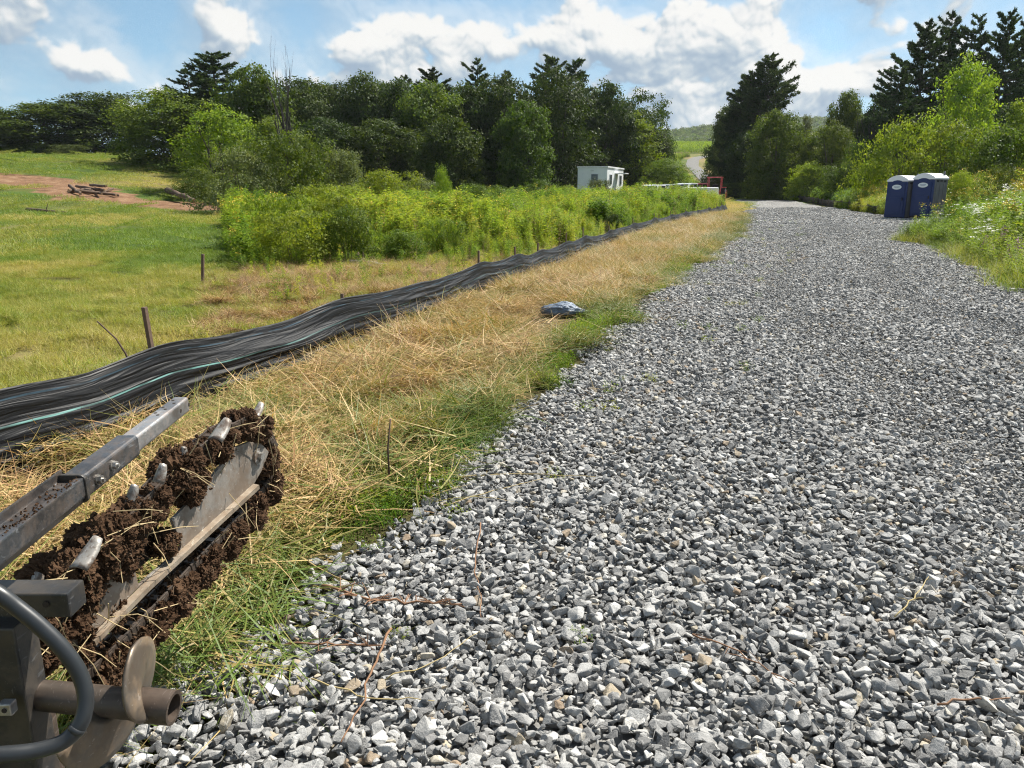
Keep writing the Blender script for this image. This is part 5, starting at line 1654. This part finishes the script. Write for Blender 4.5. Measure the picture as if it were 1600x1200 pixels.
# bare sticks standing by the fence
def stick(pxs, Y, r, label):
    pts = [Vector(at_y(a, b, Y)) for a, b in pxs]
    g = pts[0]; o = g.copy()
    mb = MB().tube([q - o for q in pts], [r * (1 - .5 * k / len(pts)) for k in range(len(pts))], 6)
    tag(mb.build('bare_stick', LOGM, None, sm=True, loc=o), label, 'stick')
stick([(206, 575), (196, 552), (182, 530), (152, 502)], 5.3, .008, 'thin curved stick leaning behind the fence left of its first stake')
stick([(608, 742), (606, 700), (610, 655)], 3.75, .006, 'dead dark weed stalk standing in the matted hay')
stick([(798, 600), (812, 572), (826, 535)], 7.0, .007, 'thin dark stalk leaning right beside the green margin')

# ------------------------------------------------------------------ air
def build_haze():
    bm = bmesh.new(); bmesh.ops.create_cube(bm, size=1)
    me = bpy.data.meshes.new('haze'); bm.to_mesh(me); bm.free()
    m = bpy.data.materials.new('summer_haze'); m.use_nodes = True
    T = NT(m.node_tree); T.n.clear()
    out = T.node('ShaderNodeOutputMaterial')
    v = T.node('ShaderNodeVolumePrincipled')
    v.inputs['Color'].default_value = (.86, .93, 1.0, 1); v.inputs['Density'].default_value = .00010; v.inputs['Anisotropy'].default_value = .2
    T.l.new(v.outputs[0], out.inputs['Volume'])
    o = add('haze', me, m)
    o.scale = (3900, 2760, 140); o.location = (0, 1320, 66)
    o['kind'] = 'stuff'
build_haze()

# ------------------------------------------------------------------ trencher in the foreground
def steel(name, col, rough=.42, metal=.75, dirt=.45, dcol=(.10, .065, .04), scale=9):
    def fn(T, out):
        tc = T.node('ShaderNodeTexCoord').outputs['Object']
        n = T.noise(tc, scale, 5, .65); n2 = T.noise(tc, scale * 5, 3, .6, .6)
        f = T.math('MULTIPLY', T.smooth(T.math('ADD', T.math('MULTIPLY', n, .7), T.math('MULTIPLY', n2, .3)), .42, .60), dirt)
        sc = T.noise(T.vmath('MULTIPLY', tc, (3, 60, 60)), 2, 3)
        base = T.mix(T.math('MULTIPLY', sc, .5), (*col, 1), tuple(c * .6 for c in col) + (1,))
        c = T.mix(f, base, (*dcol, 1))
        scr = T.smooth(T.noise(T.vmath('MULTIPLY', tc, (70, 9, 34)), 3, 2, .5, .8), .66, .70)
        c = T.mix(T.math('MULTIPLY', scr, .45), c, tuple(min(.7, q * 1.9 + .08) for q in col) + (1,))
        grime = T.smooth(T.noise(tc, 6.5, 5, .65), .46, .60)
        c = T.mix(T.math('MULTIPLY', grime, .5), c, tuple(q * .6 for q in dcol) + (1,))
        m = T.math('MULTIPLY', T.math('SUBTRACT', 1.0, f), metal)
        principled(T, out, c, T.math('MULTIPLY_ADD', n, .3, rough - .12), m, .5, n2, .12, .004)
    return mat(name, fn)
def soil_fn(T, out):
    tc = T.node('ShaderNodeTexCoord').outputs['Object']
    n = T.noise(tc, 40, 5, .7); n2 = T.noise(tc, 9, 3, .6)
    c = T.ramp(T.math('ADD', T.math('MULTIPLY', n, .6), T.math('MULTIPLY', n2, .4)), [(.3, (.030, .016, .009)), (.5, (.065, .036, .020)), (.72, (.12, .072, .042))])
    principled(T, out, c, .95, 0, .12, T.noise(tc, 160, 4, .7), .9, .004)
SOIL = mat('dark_clinging_soil', soil_fn)
PAINTB = steel('worn_black_paint', (.018, .019, .021), .40, .0, .45, (.085, .068, .05), 14)
TUBEM = steel('grey_scuffed_tube', (.125, .13, .138), .34, .8, .6, (.10, .07, .05), 18)
GALV = steel('galvanised_tube', (.44, .44, .44), .36, .85, .5, (.20, .13, .09), 12)
PLATEM = steel('muddy_steel_plate', (.29, .265, .235), .55, .3, .75, (.17, .12, .08), 9)
LIPM = steel('worn_plate_edge', (.40, .335, .26), .5, .4, .5, (.22, .14, .08), 14)
TOOTHM = steel('worn_tooth_steel', (.40, .375, .34), .45, .5, .9, (.09, .055, .034), 26)
AUGM = steel('scoured_auger_steel', (.18, .155, .13), .40, .6, .7, (.22, .15, .09), 10)
PIPEM = steel('rusty_pipe', (.095, .075, .06), .5, .5, .6, (.09, .06, .042), 16)
BOLTM = steel('zinc_bolt', (.58, .57, .54), .35, .9, .3, (.2, .14, .09), 30)
HOSEM = plain('black_hose_rubber', (.022, .024, .026), .38, spec=.5, var=.15, scale=30)
STRAWP = plain('clinging_straw', (.42, .32, .17), .8, var=.2, scale=30)

def build_trencher():
    rng = np.random.default_rng(404)
    A = at_depth(95, 985, 1.75); B = at_depth(395, 722, 2.45)
    b = (B - A).normalized(); w = (Vector((0, 0, 1)) - b * b.z).normalized(); n = b.cross(w).normalized()   # n looks right, towards the camera side
    eye = Vector((0, 0, CAM_H))
    root = empty('trencher', (A.x - .25, A.y - .35, 0.0))
    off = root.location.copy()
    def pl(px, py, d=0.0):
        """pixel -> (along, up) in the boom's side plane, d in front of it"""
        r = Vector(ray(px, py)); o = A + n * d
        t = (o - eye).dot(n) / r.dot(n)
        q = eye + r * t - A
        return (q.dot(b), q.dot(w))
    def W(s, t, d=0.0): return A + b * s + w * t + n * d - off
    def outline(pts, name, m, thick, d, parent=root, bevel=.0015):
        poly = [pl(*p) for p in pts]
        return MB().prism(poly, A + n * d - off, b, w, n, thick).build(name, m, parent, bevel=bevel)
    # side plates
    fp = outline([(416, 706), (405, 735), (392, 757), (276, 862), (279, 850), (264, 812), (318, 756), (345, 722), (360, 700), (385, 690), (404, 692)], 'boom_plate', PLATEM, .010, 0.0)
    rp = outline([(276, 863), (216, 915), (132, 998), (126, 985), (158, 935), (164, 905), (204, 876), (213, 914), (262, 872)], 'boom_plate', PLATEM, .009, -.0015)
    outline([(264, 812), (279, 850), (276, 862), (216, 915), (204, 876), (240, 836)], 'opening_shade_plate', plain('painted_inside_shade', (.03, .022, .016), .9), .01, -.06)  # dark plate behind the opening; its colour stands in for the shade inside
    outline([(132, 998), (60, 1066), (40, 1040), (100, 960), (126, 985)], 'boom_plate', PIPEM, .012, -.004)
    # lower lip
    lip = [(392, 757), (276, 862), (216, 916), (132, 1000)]
    ls = [pl(*p) for p in lip]
    mb = MB()
    for (s0, t0), (s1, t1) in zip(ls[:-1], ls[1:]):
        V = []
        for s, t in ((s0, t0), (s1, t1)):
            V += [W(s, t + .004, .010), W(s, t + .002, .030), W(s, t - .012, .030), W(s, t - .012, .0)]
        mb.raw(V, [(0, 4, 5, 1), (1, 5, 6, 2), (2, 6, 7, 3), (3, 7, 4, 0), (0, 1, 2, 3), (4, 7, 6, 5)])
    mb.build('wear_strip', LIPM, root)
    # nose roller and adjuster slot
    ns, nt = pl(398, 712)
    MB().tube([W(ns, nt, -.05), W(ns, nt, .018)], .028, 20).build('nose_roller', TOOTHM, fp.parent, sm=False)
    MB().tube([W(ns, nt, .018), W(ns, nt, .030)], .013, 6).build('nose_bolt', BOLTM, root)
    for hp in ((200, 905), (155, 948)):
        s, t = pl(*hp); MB().tube([W(s, t, .0), W(s, t, .0095)], .008, 12).build('bolt_hole_disc', plain('painted_inside_shade', (.03, .022, .016), .9), root)  # dark disc in place of a hole, shade put into its colour
    # digging chain: links along a loop round the plates
    loop_px = [(70, 955), (110, 905), (150, 862), (200, 812), (250, 760), (300, 712), (345, 676), (385, 656), (414, 664), (429, 700), (424, 745), (398, 783), (350, 832), (300, 885), (250, 940), (200, 992), (160, 1032), (120, 1068)]
    L2 = [Vector((*pl(*p), 0)) for p in loop_px]
    cum = [0]
    for p, q in zip(L2[:-1], L2[1:]): cum.append(cum[-1] + (q - p).length)
    def at(s):
        x = np.interp(s, cum, [p.x for p in L2]); y = np.interp(s, cum, [p.y for p in L2])
        x2 = np.interp(s + .01, cum, [p.x for p in L2]); y2 = np.interp(s + .01, cum, [p.y for p in L2])
        t = Vector((x2 - x, y2 - y, 0)); t = t.normalized() if t.length > 1e-6 else Vector((1, 0, 0))
        return Vector((x, y, 0)), t
    chainm = PIPEM
    for k in range(int(cum[-1] / .05)):
        c, t = at(.02 + k * .05)
        up = Vector((-t.y, t.x, 0))
        bx, bw = b * t.x + w * t.y, b * up.x + w * up.y
        M = Matrix((bx, bw, n)).transposed()
        cc = W(c.x, c.y)
        MB().box(cc + n * (-.035), (.046, .026, .006), M).box(cc + n * .005, (.046, .026, .006), M).box(cc - n * .015, (.016, .016, .05), M).build('chain_link', chainm, root, bevel=.001)
    # teeth: curved cupped blades on the upper run
    def tooth(px, py, ang, size, d):
        s, t = pl(px, py, d)
        c = W(s, t, d)
        M = (Matrix((b, w, n)).transposed() @ Matrix.Rotation(ang, 3, 'Z') @ Matrix.Rotation(rng.normal(0, .25), 3, 'Y'))
        V = []; nu, nv = 7, 6
        for i in range(nu):
            for j in range(nv):
                u = i / (nu - 1); v = j / (nv - 1) * 2 - 1
                wd = .022 * (1 - .45 * u ** 3) * size
                V.append(c + M @ Vector((-.012 * u * u * size + .010 * v * v, (u - .55) * .072 * size, v * wd)))
        Fc = [(i * nv + j, i * nv + j + 1, (i + 1) * nv + j + 1, (i + 1) * nv + j) for i in range(nu - 1) for j in range(nv - 1)]
        o = smooth(MB().raw(V, Fc).build('tooth', TOOTHM, root))
        m = o.modifiers.new('thick', 'SOLIDIFY'); m.thickness = .0045; m.offset = 0
    for px, py, a, sz, d in ((346, 670, -1.3, 1.05, .046), (402, 640, -1.35, .85, -.02), (250, 738, -.9, .7, .015), (206, 770, -.8, .65, -.03), (285, 706, -.6, .45, .0),
                             (138, 862, -1.3, 1.1, .056), (48, 918, -1.2, 1.0, -.02), (410, 790, 1.9, .8, .0)):
        tooth(px, py, a, sz, d)
    # soil packed round the chain: many crumbs grown into clumps
    ico = []
    for q in range(5):
        bm = bmesh.new(); bmesh.ops.create_icosphere(bm, subdivisions=1, radius=1)
        for v in bm.verts:
            v.co *= 1 + .45 * (rng.random() - .5) + .25 * math.sin(v.co.x * 5 + q) * math.sin(v.co.y * 6 + q * 2)
        bm.verts.ensure_lookup_table(); bm.verts.index_update()
        ico.append((np.array([v.co[:] for v in bm.verts]), np.array([[v.index for v in f.verts] for f in bm.faces])))
        bm.free()
    def clump(centres, name, core=()):
        Vs, Fs = [], []; k0 = 0
        for c, r in core:                        # packed lump, roughened finely
            V, Fc = big
            q = Euler(rng.uniform(0, 6.28, 3)).to_matrix()
            V = V @ np.array(q).T
            h = fbm(V[:, 0] * 2.2 + V[:, 2] * 1.3 + c[0] * 40, V[:, 1] * 2.2 - V[:, 2] * 1.7 + c[1] * 40, 5, 610, .62) - .5
            h2 = fbm(V[:, 0] * 7 + V[:, 2] * 5 + c[0] * 90, V[:, 1] * 7 - V[:, 2] * 6, 3, 620, .6) - .5
            V = V * ((r * (1 + 1.25 * h + .55 * h2))[:, None] * np.array([1.1, 1.1, .95]))
            Vs.append(V + np.array(c)); Fs.append(Fc + k0); k0 += len(V)
        for c, r in centres:
            V, Fc = ico[rng.integers(0, 5)]
            q = Euler(rng.uniform(0, 6.28, 3)).to_matrix()
            V = (V * (r * rng.uniform(.6, 1.3, 3))) @ np.array(q).T + np.array(c)
            Vs.append(V); Fs.append(Fc + k0); k0 += len(V)
        V = np.concatenate(Vs)
        V = V + rng.normal(0, .0008, V.shape)
        return add(name, new_mesh(name, V, np.concatenate(Fs)), SOIL, root)
    bm = bmesh.new(); bmesh.ops.create_icosphere(bm, subdivisions=5, radius=1)
    bm.verts.ensure_lookup_table(); bm.verts.index_update()
    big = (np.array([v.co[:] for v in bm.verts]), np.array([[v.index for v in f.verts] for f in bm.faces])); bm.free()
    blobs = [(70, 950, .050, 46), (100, 905, .052, 60), (140, 905, .05, 70), (168, 852, .060, 90), (192, 868, .05, 70), (215, 812, .042, 60), (238, 792, .044, 70), (285, 735, .056, 110), (302, 762, .046, 80), (322, 706, .034, 60), (350, 694, .042, 80), (384, 664, .040, 80),
             (408, 672, .038, 70), (420, 720, .040, 90), (424, 762, .046, 90), (395, 800, .050, 100), (360, 842, .050, 100), (320, 885, .052, 100), (280, 930, .052, 100), (240, 975, .050, 100), (205, 1020, .052, 110), (170, 1050, .055, 100), (130, 1010, .04, 60), (75, 1010, .045, 60), (265, 850, .03, 40), (180, 960, .034, 50), (120, 960, .045, 70)]
    for px, py, r, cnt in blobs:
        r *= 1.16
        s, t = pl(px, py)
        core = [(W(s, t, -.028), r * .86), (W(s + r * .5, t + r * .2, -.005), r * .62), (W(s - r * .45, t - r * .2, .004), r * .60)]
        cs = []
        for k in range(int(cnt * 3.2)):
            d = Vector(rng.normal(0, 1, 3)).normalized() * r * rng.uniform(.70, 1.16)
            c = W(s + d.x * 1.15, t + d.y, -.018 + d.z * 1.02)
            cs.append((c, rng.uniform(.0018, .0056) * (1.8 if rng.random() < .10 else 1)))
        clump(cs, 'soil_clump', core)
    # fine root hairs matted into the soil
    Q = []
    for k in range(1500):
        px, py, r, cnt = blobs[rng.integers(0, len(blobs))]
        s, t = pl(px, py)
        d = Vector(rng.normal(0, 1, 3)).normalized()
        p0 = W(s + d.x * r * 1.0, t + d.y * r, -.018 + d.z * r)
        e1 = (b * d.x + w * d.y + n * d.z + Vector(rng.normal(0, .8, 3))).normalized() * rng.uniform(.008, .03)
        e2 = e1 * .6 + Vector((0, 0, -rng.uniform(.002, .014))) + Vector(rng.normal(0, .004, 3))
        sd = e1.cross(Vector(rng.normal(0, 1, 3))).normalized() * .0006
        Q.append([p0 - sd, p0 + sd, p0 + e1 + sd, p0 + e1 - sd]); Q.append([p0 + e1 - sd, p0 + e1 + sd, p0 + e1 + e2 + sd * .4, p0 + e1 + e2 - sd * .4])
    rh = add('root_hairs', quads_mesh('root_hairs', np.array(Q)), plain('root_brown', (.13, .085, .05), .9, var=.3, scale=60), root)
    rh['kind'] = 'stuff'
    # straw and roots caught in the soil
    for k in range(70):
        px, py, r, cnt = blobs[rng.integers(0, len(blobs))]
        s, t = pl(px + rng.normal(0, 12), py + rng.normal(0, 12), .04)
        p0 = W(s, t, .035); d = (Vector(rng.normal(0, 1, 3)) + w * -.5 + n * .4).normalized() * rng.uniform(.05, .14)
        MB().tube([p0 - d * .3, p0 + d * .3 + Vector(rng.normal(0, .006, 3)), p0 + d * .75 + Vector((0, 0, -.012))], [.0014, .0013, .0008], 4).build('caught_straw', STRAWP, root)

    # crumber bar: channel, sleeve and inner tube
    E0 = at_depth(-70, 905, 1.33); E1 = at_depth(283, 632, 2.25)
    e = (E1 - E0).normalized(); u = (Vector((0, 0, 1)) - e * e.z).normalized(); r = e.cross(u).normalized()
    Le = (E1 - E0).length
    def rounded(wd, ht, rad, n_=4):
        pts = []
        for cx, cy, a0 in ((wd / 2 - rad, ht / 2 - rad, 0), (-wd / 2 + rad, ht / 2 - rad, 90), (-wd / 2 + rad, -ht / 2 + rad, 180), (wd / 2 - rad, -ht / 2 + rad, 270)):
            for k in range(n_ + 1):
                a = R(a0 + 90 * k / n_); pts.append((cx + rad * math.cos(a), cy + rad * math.sin(a)))
        return pts
    def box_tube(s0, s1, wd, ht, rad, wall, name, m, dz=0.0, dr=0.0):
        po = rounded(wd, ht, rad); pi = rounded(wd - 2 * wall, ht - 2 * wall, max(rad - wall, .001))
        k = len(po); V = []
        for s in (s0, s1):
            for ring in (po, pi):
                V += [E0 + e * s + r * (a + dr) + u * (c + dz) - off for a, c in ring]
        Fc = []
        for i in range(k):
            j = (i + 1) % k
            Fc += [(i, j, 2 * k + j, 2 * k + i), (k + i, 3 * k + i, 3 * k + j, k + j), (i, k + i, k + j, j), (2 * k + i, 2 * k + j, 3 * k + j, 3 * k + i)]
        return MB().raw(V, Fc).build(name, m, root)
    def frac(px):      # distance along the bar whose centre line shows at this column
        best = min(np.linspace(0, Le, 400), key=lambda s: abs(800 + (E0 + e * s).x / ((E0 + e * s - eye).dot(Vector((0, math.cos(PITCH), -math.sin(PITCH))))) * F - px))
        return float(best)
    s_a, s_b, s_c, s_d = frac(112), frac(140), frac(200), Le
    inner = box_tube(s_b, s_d, .045, .045, .008, .005, 'inner_tube', GALV)
    sleeve = box_tube(s_a + .01, s_c, .056, .056, .010, .005, 'sleeve', TUBEM)
    # bent end plate of the sleeve
    MB().prism(rounded(.066, .066, .012), E0 + e * (s_a) - off, r, u, e, .010).build('sleeve_flange', PAINTB, root, bevel=.002)
    # open channel behind it
    prof = [(.040, .036), (.040, -.020), (.024, -.048), (-.024, -.048), (-.040, -.020), (-.040, .052), (-.034, .052), (-.034, .024), (.016, .024), (.016, .036)]
    prof = [(a * .74, c * .74) for a, c in prof]
    MB().prism(prof, E0 + e * (-.25) - off, r, u, e, s_a + .02 + .25).build('channel', TUBEM, root, bevel=.003)
    cs = [(E0 + e * rng.uniform(.1, s_a) + r * rng.uniform(.013, .026) + u * .027 - off, rng.uniform(.001, .003)) for k in range(70)] + [(E0 + e * rng.uniform(0, s_a) + r * rng.uniform(-.022, .010) + u * .019 - off, rng.uniform(.001, .0035)) for k in range(60)]
    clump(cs, 'soil_clump')
    def bolt(s, dz, side=.028):
        c = E0 + e * s + r * side + u * dz - off
        o = MB().tube([c, c + r * .003], .0125, 16).build('washer', BOLTM, root)
        MB().tube([c + r * .003, c + r * .012], .0098, 6).build('bolt_head', BOLTM, o)
        MB().tube([c + r * .012, c + r * .017], .0045, 8).build('bolt_shank', BOLTM, o)
    bolt(frac(133), -.002); bolt(frac(157), .004)
    hole_shade = plain('painted_inside_shade', (.03, .022, .016), .9)  # dark colour painting the shade of holes, used on small raised discs
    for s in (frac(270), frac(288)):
        c = E0 + e * s + r * .0222 - off; MB().tube([c, c + r * .0010], .0058, 12).build('pin_hole_disc', hole_shade, inner.parent)
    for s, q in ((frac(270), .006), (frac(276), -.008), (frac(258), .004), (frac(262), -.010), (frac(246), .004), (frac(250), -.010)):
        c = E0 + e * s + u * .0222 + r * q - off; MB().tube([c, c + u * .0010], .0045, 10).build('pin_hole_disc', hole_shade, root)

    # bracket block, post, hose, auger
    def block(px0, px1, py0, py1, dep, thick, name, m, bev=.004, tilt=0):
        a = at_depth(px0, py1, dep); c = at_depth(px1, py0, dep)
        ctr = (a + c) / 2
        wid = abs(c.x - a.x); hgt = (c - a).length; hgt = math.sqrt(max(hgt ** 2 - wid ** 2, 1e-6))
        return MB().box(ctr + Vector((0, thick / 2, 0)) - off, (wid, thick, hgt * .98)).build(name, m, root, bevel=bev)
    blk = block(-60, 108, 926, 968, 1.50, .06, 'bracket', PAINTB)
    s_, = (at_depth(72, 944, 1.497),)
    MB().tube([s_ - off, s_ + Vector((0, -.002, 0)) - off], .0065, 14).build('bracket_hole_disc', hole_shade, blk)
    block(-60, 46, 962, 1290, 1.54, .07, 'post', PAINTB)
    # post and sole plate down to the ground
    pt = at_depth(-10, 1290, 1.54)
    MB().box(Vector((pt.x - .02, pt.y + .04, pt.z / 2 + .02)) - off, (.10, .07, max(pt.z, .1) + .05)).build('post', PAINTB, root, bevel=.004)
    MB().box(Vector((pt.x - .05, pt.y + .05, .03)) - off, (.34, .50, .05)).build('sole_plate', PAINTB, root, bevel=.01)
    block(50, 74, 1075, 1290, 1.60, .05, 'side_rail', PIPEM)
    q = at_depth(12, 1105, 1.50)
    nb = MB().box(q + Vector((0, 0, 0)) - off, (.026, .02, .026)).build('latch_block', GALV, root, bevel=.003)
    MB().tube([q + Vector((0, -.010, 0)) - off, q + Vector((0, -.012, 0)) - off], .005, 8).build('latch_hole_disc', hole_shade, nb)
    hp = [(-40, 908, 1.36), (-5, 926, 1.36), (25, 948, 1.37), (62, 978, 1.38), (98, 1014, 1.39), (124, 1052, 1.40), (134, 1092, 1.40), (126, 1130, 1.39), (100, 1158, 1.38), (60, 1172, 1.36), (15, 1178, 1.34), (-50, 1182, 1.32)]
    ctrl = np.array([at_depth(*h)[:] for h in hp])
    tt = np.linspace(0, len(hp) - 1, 90)
    def cr(t):
        i = int(min(max(math.floor(t), 0), len(hp) - 2)); f = t - i
        P = [ctrl[min(max(i + k, 0), len(hp) - 1)] for k in (-1, 0, 1, 2)]
        return .5 * ((2 * P[1]) + (-P[0] + P[2]) * f + (2 * P[0] - 5 * P[1] + 4 * P[2] - P[3]) * f * f + (-P[0] + 3 * P[1] - 3 * P[2] + P[3]) * f ** 3)
    hpts = [Vector(cr(t)) - off for t in tt]
    hose = MB().tube(hpts, .0142, 18).build('hydraulic_hose', HOSEM, root, sm=True)
    MB().tube(hpts[58:61], .0152, 18).build('hose_scuff', HOSEM, hose, sm=True)
    # auger: pipe with a screw flight
    S0 = at_depth(40, 1084, 1.585); S1 = at_depth(272, 1106, 1.575)
    ax = (S1 - S0).normalized(); a1 = ax.cross(Vector((0, 0, 1))).normalized(); a2 = a1.cross(ax).normalized()
    Ls = (S1 - S0).length
    rings = [(0, .030), (.10, .031), (Ls * .72, .031), (Ls * .78, .0345), (Ls, .0345)]
    V = []; k_ = 28
    for s, rad in rings + [(Ls, .027), (Ls - .12, .027)]:
        for k in range(k_):
            a = 2 * math.pi * k / k_; V.append(S0 + ax * s + a1 * math.cos(a) * rad + a2 * math.sin(a) * rad - off)
    nr = len(rings) + 2
    Fc = [(i * k_ + k, i * k_ + (k + 1) % k_, (i + 1) * k_ + (k + 1) % k_, (i + 1) * k_ + k) for i in range(nr - 1) for k in range(k_)]
    Fc.append(tuple((nr - 1) * k_ + k for k in range(k_)))
    smooth(MB().raw(V, Fc).build('auger_pipe', PIPEM, root)).modifiers.new('edge', 'EDGE_SPLIT').split_angle = R(40)
    def flight(s_end, turns, pitch, r_in, r_out, name, m, phase):
        V = []; nn = int(60 * turns); nq = 7
        for i in range(nn + 1):
            a = phase + 2 * math.pi * turns * i / nn; s = s_end - pitch * turns * i / nn
            taper = min(1, .15 + 3.2 * min(i, 22) / 60)
            for q in range(nq):
                rad = r_in + (r_out - r_in) * taper * q / (nq - 1)
                V.append(S0 + ax * (s - .012 * (q / (nq - 1)) ** 2) + a1 * math.cos(a) * rad + a2 * math.sin(a) * rad - off)
        Fc = [(i * nq + q, i * nq + q + 1, (i + 1) * nq + q + 1, (i + 1) * nq + q) for i in range(nn) for q in range(nq - 1)]
        o = smooth(MB().raw(V, Fc).build(name, m, root))
        md = o.modifiers.new('thick', 'SOLIDIFY'); md.thickness = .006; md.offset = 0
    flight(Ls * .88, 1.0, .115, .030, .132, 'auger_flight', AUGM, -.15)
    tag(root, 'muddy trencher boom with soil-caked chain, crumber bar and auger in the left foreground', 'trencher')
build_trencher()
